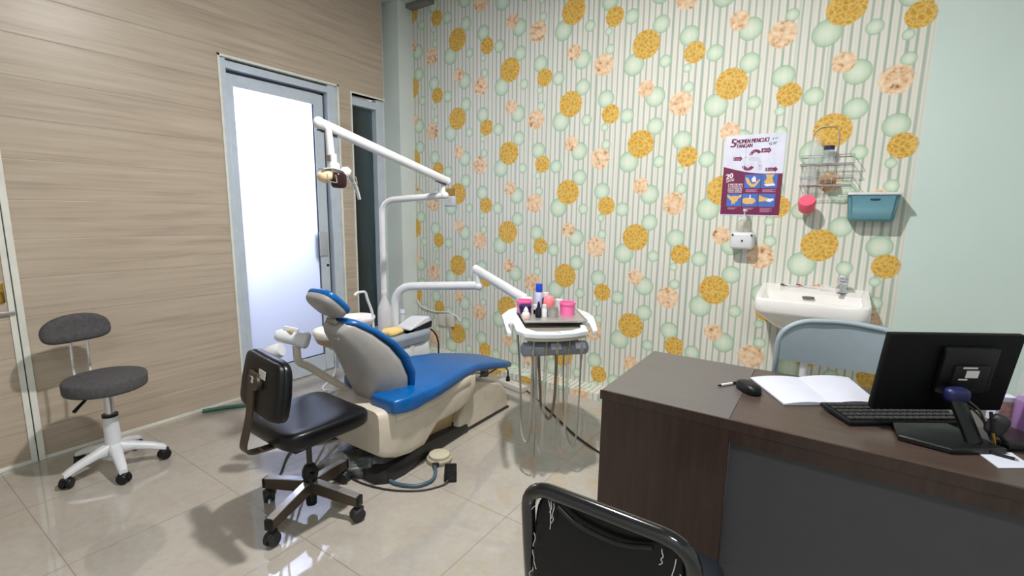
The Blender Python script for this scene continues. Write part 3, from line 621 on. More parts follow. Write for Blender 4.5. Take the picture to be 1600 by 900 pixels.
H = [(-.13, -.165, .25, HOSE_G, .006, .13), (-.1, -.1, .12, CLEARH, .011, .3), (-.045, -.055, .2, CLEARH, .011, .6), (.0, -.03, .3, HOSE_B, .0075, .28), (.05, .03, .2, CLEARH, .01, .7), (.085, .075, .19, HOSE_G, .0055, .36), (.125, .14, .19, HOSE_G, .005, .4)]
def hang(u0, u1, zl, back, sag):
    return spline([T(u0, -.255, bz-.02), T(u0-.004, -.26, .5), T(u0-.006, -.25, zl+.1), T((u0*.6+u1*.4), -.22, zl+.008), T(u1, -.18, zl+.06), T(u1+.006, -.12, .45), T(u1, -.05, .752)], 9)
specs = [(-.125, -.16, .19, HOSE_G, .0055), (-.105, -.09, .10, HOSE_G, .0055), (-.06, -.075, .13, CLEARH, .009), (-.005, -.055, .31, HOSE_B, .0075), (.055, .04, .12, CLEARH, .009)]
for u0, u1, zl, m_, r_ in specs:
    w = MB(); w.tube(hang(u0, u1, zl, 0, 0), r_, 8); w.build('hose', m_, it, 60)
w = MB(); w.tube([T(.12, -.262, .675), T(.12, -.262, .64)], .007, 8); w.tube(spline([T(.12, -.262, .645), T(.118, -.26, .45), T(.115, -.24, .2), T(.1, -.2, .165), T(.085, -.12, .3), T(.09, -.06, .752)], 9), .0045, 8); w.build('hose', HOSE_G, it, 60)

# steel tray and what stands on it
tr = MB(); Z0 = .7925
tr.prism([(-.145, -.15), (.175, -.18), (.235, .27), (-.105, .24)], Z0+.012, Z0+.018, T)
tray = thing('instrument_tray', 'shallow stainless steel tray lying on the white bracket table', 'tray', T(.03, .04, Z0)); tr.build('tray_floor', STEEL, tray, 30)
rim = MB(); rim.tube(fillet([T(-.145, -.15, Z0+.02), T(.175, -.18, Z0+.02), T(.235, .27, Z0+.02), T(-.105, .24, Z0+.02), T(-.145, -.15, Z0+.02)], .012), .005, 8); rim.build('tray_rim', STEEL, tray)
for u, v in ((-.12, -.12), (.15, -.15), (.2, .24), (-.08, .22)): ft = MB(); ft.lathe([(0, 0), (.008, 0), (.008, .012), (0, .012)], T(u, v, Z0), 10); ft.build('tray_foot', RUB, tray)
ZT = Z0+.0185
def jar(name, label, u, v, prof, m, cat, lid=None, lm=None, extra=None):
    p = T(u, v, ZT); o = thing(name, label, cat, p, 0, {'plastic_pot': 'pink pots on the steel tray'}.get(name, 'bottles and jars on the steel tray'))
    w = MB(); w.lathe(prof, p, 24); w.build('body', m, o, 50)
    if lid: w = MB(); w.lathe(lid, p, 22); w.build('cap', lm, o, 45)
    return o
jar('plastic_pot', 'bright pink round plastic pot at the right end of the steel tray', .125, .0, [(0, 0), (.038, 0), (.041, .056), (.044, .057), (.044, .068), (.038, .068), (.037, .01), (0, .01)], PINK, 'pot')
jar('plastic_pot', 'bright pink round plastic pot at the left end of the tray behind a navy jar', -.095, .085, [(0, 0), (.038, 0), (.041, .056), (.044, .057), (.044, .068), (.038, .068), (.037, .01), (0, .01)], PINK, 'pot')
jar('navy_jar', 'low navy blue jar in front of the left pink pot', -.105, .02, [(0, 0), (.03, 0), (.032, .004), (.032, .036), (0, .036)], NAVY, 'jar', [(0, .036), (.034, .036), (.034, .05), (.03, .053), (0, .053)], NAVY)
jar('dropper_bottle', 'small pale pink dropper bottle with white nozzle at the front left of the tray', -.125, -.085, [(0, 0), (.019, 0), (.021, .004), (.021, .028), (.014, .036), (0, .036)], mat('pale_pink_plastic', (238, 206, 200), .4), 'bottle', [(0, .034), (.014, .034), (.013, .046), (.005, .062), (0, .064)], WHITE_P)
jar('spray_bottle', 'tall lilac bottle with a bright blue cap, highest thing on the tray', .0, .14, [(0, 0), (.02, 0), (.021, .004), (.021, .095), (.017, .104), (0, .104)], mat('lilac_plastic', (206, 204, 238), .4), 'bottle', [(0, .104), (.019, .104), (.019, .145), (.017, .149), (0, .149)], COBALT)
jar('brown_bottle', 'dark brown bottle with a white screw cap beside the blue-capped bottle', .03, .1, [(0, 0), (.021, 0), (.022, .004), (.022, .066), (.014, .08), (0, .08)], mat('brown_glass', (58, 22, 40), .15), 'bottle', [(0, .08), (.017, .08), (.017, .104), (0, .104)], WHITE_P)
jar('white_cap_vial', 'tiny dark vial with a wide white cap between navy jar and dropper stand', -.045, .03, [(0, 0), (.012, 0), (.012, .03), (0, .03)], DARKB, 'vial', [(0, .026), (.016, .026), (.016, .05), (0, .05)], WHITE_P)
jar('black_vial', 'small black bottle with a pointed black nozzle at the tray front', -.05, -.055, [(0, 0), (.0165, 0), (.0165, .045), (.011, .052), (0, .052)], DARKB, 'vial', [(0, .05), (.009, .05), (.008, .066), (.004, .084), (0, .084)], DARKB)
jar('white_vial', 'small all white bottle right of the black pointed one', -.018, -.05, [(0, 0), (.015, 0), (.015, .042), (.01, .048), (0, .048)], WHITE_P, 'vial', [(0, .046), (.0125, .046), (.0125, .066), (0, .066)], WHITE_P)
jar('metal_dish', 'small round steel dish in the middle of the tray front', .03, -.045, [(0, 0), (.027, 0), (.03, .01), (.03, .046), (.033, .048), (.028, .048), (.027, .01), (0, .008)], STEEL, 'dish')
jar('salmon_jar', 'salmon pink rounded jar standing behind the steel dish', .035, .055, [(0, 0), (.024, 0), (.03, .01), (.031, .06), (.026, .088), (.018, .094), (0, .094)], SALMON, 'jar')
jar('white_box_jar', 'plain white jar at the back between salmon jar and pink pot', .11, .11, [(0, 0), (.022, 0), (.022, .062), (0, .062)], WHITE_P, 'jar')

# ------------------------------------------------------------------ desk
dk = thing('desk', 'dark brown wooden office desk with grey front panel', 'desk', (-.02, 1.77, 0))
w = MB(); w.span((-.61, 1.478, .715), (-.2, 2.06, .75), .003); lab(w.build('side_top', DTOPG, dk, 20), 'greyer left section of the desk top')
w = MB(); w.span((-.2, 1.478, .715), (1.15, 2.06, .75), .003); w.build('main_top', DTOP, dk, 20)
w = MB(); w.span((-.607, 1.4785, .002), (-.197, 1.5, .714)); w.span((-.607, 1.5, .002), (-.59, 2.05, .714)); w.span((-.59, 2.03, .002), (-.2, 2.05, .714)); w.span((-.218, 1.5, .002), (-.2, 2.05, .714)); w.build('pedestal', DSIDE, dk, 20)
w = MB(); w.span((-.196, 1.4785, .676), (1.15, 1.5, .714)); w.build('apron', DSIDE, dk, 20)
w = MB(); w.span((-.195, 1.505, .08), (1.13, 1.52, .676)); w.build('front_panel', DPANEL, dk, 20)
w = MB(); w.span((1.13, 1.4785, .002), (1.15, 2.05, .714)); w.build('end_panel', DSIDE, dk, 20)
w = MB(); w.span((-.614, 1.4745, .716), (-.2, 1.478, .7485)); w.span((-.2, 1.4745, .716), (1.15, 1.478, .7485)); w.build('edge_band', DSIDE, dk, 20)
DZ = .7505
# monitor (seen from behind)
ma = rad(34); mo = thing('monitor', 'black computer monitor turned away, its back to the camera, on the desk', 'monitor', (.285, 1.68, DZ), ma)
def ML(x, y, z): return V(x, y, z)
Mt = Matrix.Rotation(rad(8), 4, 'X')
mc = V(.06, .055, .173)
w = MB(); w.box(mc, (.375, .022, .236), M=Mt, bev=.006); w.build('back_cover', MONB, mo, 40, local=True)
w = MB(); w.box(mc+Mt @ V(0, .013, 0), (.362, .004, .222), M=Mt); w.build('screen', BLACKG, mo, local=True)
w = MB(); w.box(mc+Mt @ V(.035, -.02, .02), (.15, .022, .13), M=Mt, bev=.006); w.box(mc+Mt @ V(.04, -.028, -.005), (.1, .02, .085), M=Mt, bev=.006); w.build('mount_hump', BLACKP, mo, 40, local=True)
w = MB(); w.box(mc+Mt @ V(.04, -.0388, .012), (.035, .001, .022), M=Mt); w.box(mc+Mt @ V(.03, -.0388, .031), (.04, .001, .005), M=Mt); w.box(mc+Mt @ V(.018, -.0388, -.004), (.025, .001, .004), M=Mt); lab(w.build('rating_label', LABEL, mo, local=True), 'pale rating label on the back')
w = MB(); w.tube(fillet([(.03, .03, .13), (.045, -.0, .125), (.06, -.03, .06), (.07, -.05, .012)], .03), [.026]*17+[.026]*3 if False else .026, 14, flat=(1.1, .6)); w.build('stand_neck', BLACKP, mo, local=True)
w = MB(); w.sell((.045, -.005, .128), (.032, .02, .022), .7, .7); lab(w.build('neck_cap', mat('deep_blue_plastic', (18, 24, 74), .4), mo, 50, local=True), 'deep blue rounded cap on the stand neck')
w = MB(); w.prism([(-.11, -.02), (-.06, .064), (.1, .064), (.12, -.09), (-.03, -.095)], 0, .016, lambda u, v, q: V(u, v, q)); w.build('stand_base', BLACKG, mo, 30, bev=.004, local=True)
w = MB(); w.tube(spline([(.075, .01, .12), (.1, -.02, .09), (.11, -.035, .05), (.115, -.05, .02), (.1, -.07, .02)]), .003, 6); w.tube(spline([(.09, .02, .1), (.12, -.0, .07), (.125, -.03, .04), (.12, -.055, .02)]), .003, 6); w.build('signal_cables', CABLE, mo, local=True)
# keyboard
ka = math.atan2(1.837-1.649, .335-.075); kb = thing('keyboard', 'black computer keyboard behind the monitor stand beside the open notebook', 'keyboard', (.205, 1.79, DZ), ka)
w = MB(); w.box((0, 0, .0112), (.36, .13, .014), M=Matrix.Rotation(rad(3), 4, 'X'), bev=.004); w.build('case', BLACKP, kb, local=True)
w = MB()
for r in range(5):
    n = 17
    for k in range(n):
        w.box((-.163+k*.0204, -.048+r*.022,   .0208+(-.048+r*.022)*.05), (.0172, .018, .006), bev=.0015, seg=1)
o = w.build('keys', RUB, kb, local=True)
# mouse, notebook, pen, card
ms = thing('computer_mouse', 'small black computer mouse lying left of the open notebook', 'mouse', (-.187, 1.765, DZ), rad(-50))
w = MB(); w.sell((0, 0, .012), (.052, .03, .022), .7, .75, None, 28, 14, lambda p: V(p.x, p.y, max(p.z, -.0115))); w.build('shell', BLACKP, ms, 60, local=True)
w = MB(); w.sell((.026, 0, .03), (.008, .003, .006), .8, .8); w.build('scroll_wheel', RUB, ms, local=True)
nb = thing('notebook', 'open blank white notebook lying flat on the desk', 'notebook', (-.01, 1.89, DZ))
def page(a, b, c, d, bulge=.006, n=8):
    w = MB(); rings = []
    for i in range(n+1):
        t_ = i/n; e = bulge*math.sin(PI*min(1, (1-t_)*1.0))*(1 if True else 0)
        p = V(*a).lerp(V(*b), t_); q = V(*d).lerp(V(*c), t_)
        rings.append([p+V(0, 0, .001), q+V(0, 0, .001), q+V(0, 0, .006+e), p+V(0, 0, .006+e)])
    w.loft(rings); return w
z = DZ
page((-.2, 1.909, z), (-.053, 2.02, z), (.05, 1.785, z), (-.073, 1.693, z)).build('left_page', PAPER, nb, 50)
page((.105, 2.134, z), (-.053, 2.02, z), (.05, 1.785, z), (.185, 1.885, z), .008).build('right_page', PAPER, nb, 50)
pn = thing('pen', 'short black and white pen lying beside the black mouse', 'pen', (-.25, 1.79, DZ))
w = MB(); w.tube([(-.245, 1.80, DZ+.005), (-.222, 1.835, DZ+.005)], .0048, 10); w.build('barrel', BLACKP, pn); w = MB(); w.tube([(-.275, 1.755, DZ+.005), (-.245, 1.80, DZ+.005)], .0048, 10); w.build('white_barrel', WHITE_P, pn); w = MB(); w.tube([(-.282, 1.745, DZ+.005), (-.275, 1.755, DZ+.005)], [.002, .004], 8); w.build('tip', BLACKP, pn)
w = MB(); w.prism([(.374, 1.631), (.396, 1.562), (.47, 1.615), (.446, 1.691)], DZ, DZ+.0015, lambda u, v, q: V(u, v, q)); tag(w.build('paper_card', PAPER), 'small pale paper card at the desk edge under a dark pen', 'card')
pc = thing('ball_pen', 'dark pen lying across the small pale card on the desk', 'pen', (.43, 1.64, DZ+.002))
w = MB(); w.tube([(.398, 1.647, DZ+.0055), (.44, 1.637, DZ+.0055)], .004, 8); w.build('barrel', BLACKP, pc); w = MB(); w.tube([(.44, 1.637, DZ+.0055), (.447, 1.635, DZ+.005)], [.0035, .001], 8); w.build('tip', STEEL_D, pc)
pb = thing('brush_holder', 'dark ribbed pen stand with one gold tipped pen leaning beside the monitor stand', 'pen stand', (.40, 1.69, DZ))
w = MB(); w.box((.462, 1.735, DZ+.008), (.075, .04, .016), rz=rad(34), bev=.005); w.build('base', BLACKP, pb)
w = MB(); w.sell((.415, 1.708, DZ+.062), (.02, .016, .03), .6, .6, Matrix.Rotation(rad(20), 4, 'Y')); w.tube([(.413, 1.705, DZ+.05), (.445, 1.73, DZ+.01)], .006, 8); w.build('clip', RUB, pb)
w = MB(); w.tube([(.395, 1.69, DZ+.1), (.405, 1.688, DZ+.045)], .004, 8); w.build('pen_barrel', BLACKP, pb); w = MB(); w.tube([(.405, 1.688, DZ+.045), (.415, 1.684, DZ+.006)], [.0045, .0015], 8); w.build('pen_tip', BRASS, pb)
# purple bottle and small box at the right edge
pu = thing('purple_bottle', 'clear bottle half full of purple liquid at the right end of the desk', 'bottle', (.545, 1.925, DZ))
w = MB(); w.lathe([(0, .001), (.046, .001), (.048, .006), (.048, .085), (0, .085)], (.545, 1.925, DZ), 28); lab(w.build('liquid', PURPLE, pu), 'purple liquid filling the lower half')
w = MB(); w.lathe([(0, 0), (.0485, 0), (.05, .006), (.05, .15), (.035, .18), (.018, .195), (.018, .215), (0, .215)], (.545, 1.925, DZ), 28); w.build('bottle_body', CLEARB, pu, 50)
bx = thing('picture_box', 'small white carton with a reddish picture standing beside the purple bottle', 'box', (.478, 1.955, DZ), rad(20))
w = MB(); w.box((0, 0, .04), (.05, .035, .08)); w.build('carton', PAPER, bx, 0, local=True); w = MB(); w.box((0, -.0178, .042), (.034, .0008, .05)); w.build('printed_picture', mat('reddish_print', (176, 140, 132), .6, var=.2, nscale=60), bx, local=True)

# ------------------------------------------------------------------ chair in front of the desk
fc = thing('visitor_chair', 'black tubular steel visitor chair with worn black vinyl back, nearest the camera', 'chair', (-.32, .98, 0))
xl, xr = -.468, -.135; yb, zt_ = .765, .803
w = MB(); w.tube(fillet([(xl-.01, 1.18, .016), (xl-.01, .84, .016), (xl-.005, .83, .36), (xl, yb+.02, .6), (xl, yb, zt_-.0), (xr, yb, zt_), (xr, yb+.02, .6), (xr+.005, .83, .36), (xr+.01, .84, .016), (xr+.01, 1.18, .016)], [.04, .04, .08, .062, .062, .08, .04, .04], 8), .0148, 16); w.build('tube_frame', mat('black_steel', (16, 15, 20), .16, coat=.6, metal=.0), fc, 60)
w = MB(); w.tube(fillet([(xl+.0, 1.16, .016), (xl, 1.18, .42), (xl, .86, .425)], .05), .0125, 12); w.tube(fillet([(xr, 1.16, .016), (xr, 1.18, .42), (xr, .86, .425)], .05), .0125, 12); w.build('front_legs', BLACKG, fc, 60)
def vb(p): return V(p.x, p.y+.02*math.cos(p.x*9), p.z)
w = MB(); w.sell(((xl+xr)/2, yb+.012, .665), (.151, .012, .128), .35, .3, Matrix.Rotation(rad(-5), 4, 'X'), 44, 18); bk = w.build('back_pad', BLACKV, fc, 60)
w = MB(); w.tube(spline([(xl+.075, yb-.004, zt_-.022), (xl+.12, yb-.006, zt_-.042), (xl+.2, yb-.006, zt_-.046), (xr-.07, yb-.004, zt_-.028)]), .005, 8); w.build('torn_welt', BLACKG, bk, 60)
rnd = random.Random(3); THREAD = mat('white_thread', (210, 204, 204), .8)
for x_, z_, l in [(xl+.03, .782, .03), (xl+.052, .785, .06), (xl+.058, .785, .035), (xl+.064, .783, .045), (xl+.02, .70, .03), (xl+.018, .66, .04), (xr-.055, .778, .03), (xr-.03, .77, .09), (xr-.022, .745, .03), (xl+.02, .62, .03)]:
    p = V(x_, yb-.003, z_); pts = [p]
    for k in range(5):
        p = p+V(rnd.uniform(-.006, .004), rnd.uniform(-.001, .0003), -l/5); p.y = min(p.y, yb-.002); pts.append(p.copy())
    w = MB(); w.tube(spline(pts, 4), .0009, 5); lab(w.build('loose_thread', THREAD, bk), 'frayed white thread along the torn edge')
w = MB(); w.sell(((xl+xr)/2, 1.03, .45), (.172, .2, .03), .5, .35, None, 40, 14); w.build('seat', mat('navy_vinyl', (22, 26, 34), .4), fc, 60)

# grey chair behind the desk
gc = thing('folding_chair', 'pale grey folding chair with curved back panel behind the desk under the sink', 'chair', (.09, 2.45, 0))
gx = .085; hw = .235
def gb(u, v): return V(gx+u, 2.30-.05*(1-(u/hw)**2)*-1+0, v)
w = MB(); rings = []
for i in range(17):
    u = -1+i/8; x_ = gx+u*(hw-.012); y_ = 2.3+.045*(1-u*u)
    zt2 = .918-.05*abs(u)**5; zb2 = .742-.012*(1-u*u)
    rings.append([V(x_, y_-.006, zb2), V(x_, y_+.006, zb2), V(x_, y_+.006, zt2), V(x_, y_-.006, zt2)])
w.loft(rings); w.build('back_panel', GCHAIR, gc, 40)
w = MB()
w.tube(fillet([(gx-hw-.01, 2.62, .012), (gx-hw, 2.31, .7), (gx-hw+.005, 2.3, .86), (gx-hw+.08, 2.325, .915), (gx, 2.345, .928), (gx+hw-.08, 2.325, .915), (gx+hw-.005, 2.3, .86), (gx+hw, 2.31, .7), (gx+hw+.01, 2.62, .012)], .06, 6), .012, 12); w.build('tube_frame', GCHAIR, gc, 60)
w = MB(); w.tube([(gx-hw+.02, 2.25, .012), (gx-hw+.02, 2.58, .44)], .011, 10); w.tube([(gx+hw-.02, 2.25, .012), (gx+hw-.02, 2.58, .44)], .011, 10); w.tube([(gx-hw+.02, 2.3, .08), (gx+hw-.02, 2.3, .08)], .008, 8); w.build('rear_legs', GCHAIR, gc, 60)
w = MB(); w.sell((gx, 2.5, .45), (.2, .17, .02), .5, .4); w.build('seat', GCHAIR, gc, 60)

# ------------------------------------------------------------------ sink and wall things
sk = thing('wash_basin', 'white ceramic wall basin fixed to the wallpapered wall', 'sink', (-.06, 3.1, .72))
X0, X1 = -.325, .205; xm = (X0+X1)/2
def rr_(hw_, y0, y1, z, rd=.05, n=6, xo=0):
    pts = []; xs0, xs1 = xm-hw_+xo, xm+hw_+xo
    for cxp, cyp, a0 in ((xs1-rd, y1-.006, 0), (xs0+rd, y1-.006, 90), (xs0+rd, y0+rd, 180), (xs1-rd, y0+rd, 270)):
        q = rd if a0 >= 180 else .006
        cx_ = (xs1-q if a0 in (0, 270) else xs0+q)
        for k in range(n+1):
            a = rad(a0+90*k/n); pts.append(V(cx_+q*math.cos(a), cyp+q*math.sin(a), z))
    return pts
yf = 2.905
rings = [rr_(.12, 3.06, D, .70, .04), rr_(.18, 3.0, D, .745, .05), rr_(.235, 2.94, D, .80, .05), rr_(.258, yf+.004, D, .826, .05), rr_(.265, yf, D, .84, .05), rr_(.265, yf, D, .895, .05), rr_(.262, yf+.004, D, .903, .05), rr_(.25, yf+.016, D-.0, .905, .045)]
rings += [rr_(.228, yf+.036, D-.135, .896, .05), rr_(.215, yf+.05, D-.15, .87, .05), rr_(.17, yf+.08, D-.175, .82, .05), rr_(.1, yf+.11, D-.2, .795, .03)]
for r_ in rings:
    for p in r_:
        if p.z > .83: p.z += (p.y-yf)/(D-yf)*.046*min(1, (p.z-.83)/.06)
w = MB(); w.loft(rings); bas = w.build('basin', CERAM, sk, 50)
w = MB(); w.sell((-.075, 3.112, .905), (.03, .005, .007), .5, .5, Matrix.Rotation(rad(-25), 4, 'X')); w.build('overflow_slot', mat('slot_dark', (92, 84, 84), .5), sk)
w = MB(); w.lathe([(0, 0), (.02, 0), (.02, .004), (0, .004)], (xm, 3.04, .796), 18); w.build('drain', CHROME, sk)
w = MB(); w.lathe([(.02, .3), (.02, .71), (0, .71)], (xm, 3.15, 0), 14); w.build('waste_pipe', WHITE_P, sk)
tp = thing('tap', 'chrome basin tap with square head on the right of the white basin', 'tap', (.075, 3.19, .94))
w = MB(); w.lathe([(0, 0), (.024, 0), (.022, .03), (.02, .06), (0, .06)], (.075, 3.19, .94), 20); w.box((.075, 3.19, 1.005), (.045, .045, .035), rz=.3, bev=.008); w.build('body', CHROME, tp, 45)
w = MB(); w.tube(fillet([(.075, 3.19, .98), (.06, 3.12, .985), (.055, 3.09, .965)], .02), .012, 12); w.build('spout', CHROME, tp)
w = MB(); w.sell((.075, 3.175, 1.03), (.022, .034, .009), .5, .5); w.build('handle', CHROME, tp)
w = MB(); w.sell((.0, 3.2, .957), (.034, .02, .016), .7, .6); tag(w.build('soap_dish', CLEARB), 'small clear soap dish on the basin rim left of the tap', 'dish')
def brush(nm, label, p0, p1, m1, m2):
    o = thing(nm, label, 'toothbrush', p0, 0, 'toothbrushes on the basin rim'); w = MB(); w.tube([p0, V(*p0).lerp(V(*p1), .7)], .004, 8); w.build('handle', m1, o)
    w = MB(); w.tube([V(*p0).lerp(V(*p1), .7), p1], [.003, .003], 8); d = (V(*p1)-V(*p0)).normalized(); w.box(V(*p1)+V(0, 0, .004), (.022, .01, .01), rz=math.atan2(d.y, d.x), bev=.002); w.build('head', m2, o)
brush('toothbrush', 'toothbrush with a brown head at the left of the basin rim', (-.13, 3.225, .952), (-.215, 3.215, .95), PAPER, mat('brown_bristle', (96, 60, 56), .7))
brush('toothbrush', 'white toothbrush with a red head in the middle of the basin rim', (-.04, 3.21, .951), (-.135, 3.235, .954), PAPER, mat('red_plastic', (168, 62, 66), .4))

# poster
PTL, PTR, PBL, PBR = V(-.606, D, 1.843), V(-.278, D, 1.842), V(-.605, D, 1.359), V(-.276, D, 1.354)
def P(u, v, d): # u right, v down, d towards the room
    q = PTL.lerp(PTR, u).lerp(PBL.lerp(PBR, u), v); return V(q.x, D-d, q.z)
po = thing('poster', 'hand washing poster in white and maroon taped to the wallpaper', 'poster', (-.44, D, 1.36))
def ply(pts, d0=.002, d1=.0024):
    w = MB(); w.prism(pts, d0, d1, P); return w
ply([(0, 0), (1, 0), (1, 1), (0, 1)], .0005, .002).build('sheet', mat('poster_paper', (222, 222, 240), .45), po, 0)
ply([(.0, .385)]+[(u, .385+.095*math.sin(min(1, u/.75)*PI/2)) for u in [i/12 for i in range(1, 13)]]+[(1, .985), (0, .99)], .002, .0023).build('maroon_field', MAROON, po, 0)
def arrow(u0, v0, u1, h): 
    return [(u0, v0-h/2), (u1-.045, v0-h/2), (u1-.045, v0-h*.85), (u1, v0), (u1-.045, v0+h*.85), (u1-.045, v0+h/2), (u0, v0+h/2)]
def arc(cu, cv, r0, r1, a0, a1, n=10):
    return [(cu+r1*math.cos(rad(a0+(a1-a0)*k/n)), cv+r1*.68*math.sin(rad(a0+(a1-a0)*k/n))) for k in range(n+1)]+[(cu+r0*math.cos(rad(a1+(a0-a1)*k/n)), cv+r0*.68*math.sin(rad(a1+(a0-a1)*k/n))) for k in range(n+1)]
for a_ in (arrow(.16, .29, .315, .044), arrow(.62, .2, .785, .05), arrow(.715, .43, .915, .042), arc(.53, .255, .055, .105, 185, 330), arc(.42, .365, .055, .11, 25, 165)): ply(a_, .0023, .0026).build('arrow', MAROON, po, 0)
def put(body, u, v, hu, m, name, slant=0, d=.0027, rot=0, maxw=None, bold=0):
    me = text_mesh(body, 1.0); bm_ = bmesh.new(); bm_.from_mesh(me); bpy.data.meshes.remove(me)
    xs = [q.co.x for q in bm_.verts]; x0_, x1_ = min(xs), max(xs); ys = [q.co.y for q in bm_.verts]; y0_, y1_ = min(ys), max(ys)
    sy_ = hu/(y1_-y0_); sx_ = (maxw/(x1_-x0_)) if maxw else sy_*1.4
    for q in bm_.verts:
        a, b = (q.co.x-x0_)*sx_, (q.co.y-y0_)*sy_; a += b*slant
        aa = a*math.cos(rot)-b*math.sin(rot)*.7; bb = a*math.sin(rot)*.7+b*math.cos(rot)
        q.co = P(u+aa, v-bb, d)
    w = MB(); w._merge(bm_.copy())
    for k in range(1, bold+1): w._merge(bm_.copy(), Matrix.Translation((hu*.482*.05*k, -.00004*k, hu*.482*.03*(k % 2))))
    bm_.free(); return w.build(name, m, po, 0)
put('5', .085, .145, .1, MAROON, 'lettering', .12, maxw=.085, bold=2)
put('MOMEN MENCUCI', .185, .105, .05, MAROON, 'lettering', .12, maxw=.535, rot=.02, bold=3)
put('TANGAN', .185, .158, .045, MAROON, 'lettering', .12, maxw=.27, rot=.02, bold=3)
for s_, u, v in (('1', .175, .305), ('2.', .435, .255), ('3', .33, .415), ('4', .64, .218), ('5', .73, .443)): put(s_, u, v, .032, WHITE_INK, 'lettering', .1, .0029)
put('20', .055, .545, .062, WHITE_INK, 'lettering', .1, rot=.25, maxw=.12, bold=2); put('DETIK', .07, .585, .03, WHITE_INK, 'lettering', .1, rot=.25, maxw=.14, bold=1)
for i, s_ in enumerate(('LAKUKAN', '5 LANGKAH', 'CUCI TANGAN', 'PAKAI SABUN', 'YANG BENAR')): put(s_, .105, .622+i*.0225, .026 if i == 0 else .017, WHITE_INK, 'lettering', .0, maxw=.245, bold=1)
w = MB()
pics = [(.385, .49, .655, .655), (.665, .488, .925, .655), (.1, .725, .355, .885), (.37, .725, .63, .885), (.645, .725, .915, .885)]
for a, b, c, d in pics: w.prism([(a, b), (c, b), (c, d), (a, d)], .0023, .0026, P)
w.build('picture_fields', BLUE_INK, po, 0)
w = MB()
hands = [[(.39, .52), (.44, .53), (.5, .6), (.56, .6), (.62, .55), (.65, .55), (.6, .61), (.56, .64), (.5, .64), (.43, .6)], [(.73, .49), (.87, .49), (.84, .53), (.87, .6), (.83, .61), (.74, .61), (.71, .58), (.75, .54)], [(.105, .735), (.17, .76), (.23, .75), (.29, .755), (.35, .735), (.35, .765), (.3, .785), (.285, .82), (.25, .83), (.24, .865), (.215, .84), (.19, .87), (.185, .82), (.15, .795), (.105, .765)], [(.375, .79), (.42, .775), (.5, .775), (.58, .785), (.6, .82), (.55, .85), (.45, .855), (.38, .84)], [(.65, .74), (.72, .765), (.82, .78), (.78, .81), (.7, .82), (.65, .82)]]
w.bm.free()
for h in hands: ply(h, .0026, .0028).build('hand_drawing', SKIN_INK, po, 0)
w = MB()
for h in ([(.5, .54), (.54, .505), (.57, .53), (.58, .58), (.51, .58)], [(.71, .61), (.88, .6), (.9, .625), (.75, .635)], [(.49, .74), (.51, .74), (.51, .775), (.58, .785), (.47, .785), (.49, .775)], [(.8, .785), (.88, .78), (.9, .8), (.84, .825), (.77, .815)]): w.prism(h, .0028, .003, P)
w.build('foam_drawings', WHITE_INK, po, 0)
w = MB()
for u, v, n, l in ((.415, .668, 3, .2), (.695, .668, 3, .22), (.125, .9, 2, .16), (.4, .9, 2, .18), (.68, .9, 4, .2)):
    for k in range(n): w.prism([(u, v+k*.014), (u+l*(1-.2*(k % 2)), v+k*.014), (u+l*(1-.2*(k % 2)), v+k*.014+.008), (u, v+k*.014+.008)], .0026, .0028, P)
for u, v in ((.2, .285), (.2, .297), (.45, .205), (.38, .415), (.68, .19), (.68, .202), (.76, .425), (.76, .437)): w.prism([(u, v), (u+.08, v), (u+.08, v+.006), (u, v+.006)], .0027, .0029, P)
w.build('small_print', PALEM_INK, po, 0)
w = MB()
for h in (arc(.42, .32, .085, .095, 0, 330, 16), [(.36, .15), (.375, .15), (.38, .36), (.355, .36)], [(.4, .28), (.6, .28), (.64, .33), (.62, .39), (.58, .38), (.58, .33), (.42, .31)], [(.6, .38), (.66, .37), (.66, .44), (.58, .44)]): w.prism(h, .0022, .0025, P)
w.build('bed_drawing', GREY_INK, po, 0)
w = MB()
for h in ([(.785, .065), (.8, .05), (.805, .07), (.79, .085)], arc(.765, .125, .014, .026, 0, 330), [(.72, .12), (.75, .115), (.75, .13)], [(.815, .06), (.87, .055), (.87, .063), (.815, .068)], [(.8, .108), (.86, .104), (.86, .114), (.8, .118)], [(.8, .124), (.85, .121), (.85, .13), (.8, .133)]): w.prism(h, .0023, .0026, P)
w.build('corner_emblems', GREEN_INK, po, 0)

# soap dispenser in its bracket below the poster
sd = thing('soap_dispenser', 'clear pump soap bottle in a white wall bracket under the poster', 'soap dispenser', (-.455, 3.215, 1.15))
w = MB(); w.box((-.455, 3.222, 1.205), (.13, .095, .105), bev=.02, seg=3); w.build('bracket', WHITE_P, sd, 40)
w = MB()
for x_, z_ in ((-.505, 1.24), (-.4, 1.24), (-.45, 1.205)): w.lathe([(0, 0), (.006, 0), (.006, .003), (0, .003)], (x_, 3.174, z_), 10, Matrix.Rotation(PI/2, 4, 'X'))
w.build('screws', DGREY_B, sd)
w = MB(); w.lathe([(0, .0), (.034, 0), (.036, .005), (.036, .05), (.03, .066), (.014, .075), (0, .075)], (-.455, 3.222, 1.258), 22); w.build('bottle_body', GLASSB, sd, 50)
w = MB(); w.lathe([(0, .07), (.016, .07), (.016, .095), (.006, .1), (.005, .13), (0, .13)], (-.455, 3.222, 1.258), 16); w.box((-.45, 3.205, 1.388), (.02, .055, .012), bev=.004); w.build('pump', WHITE_P, sd, 40)

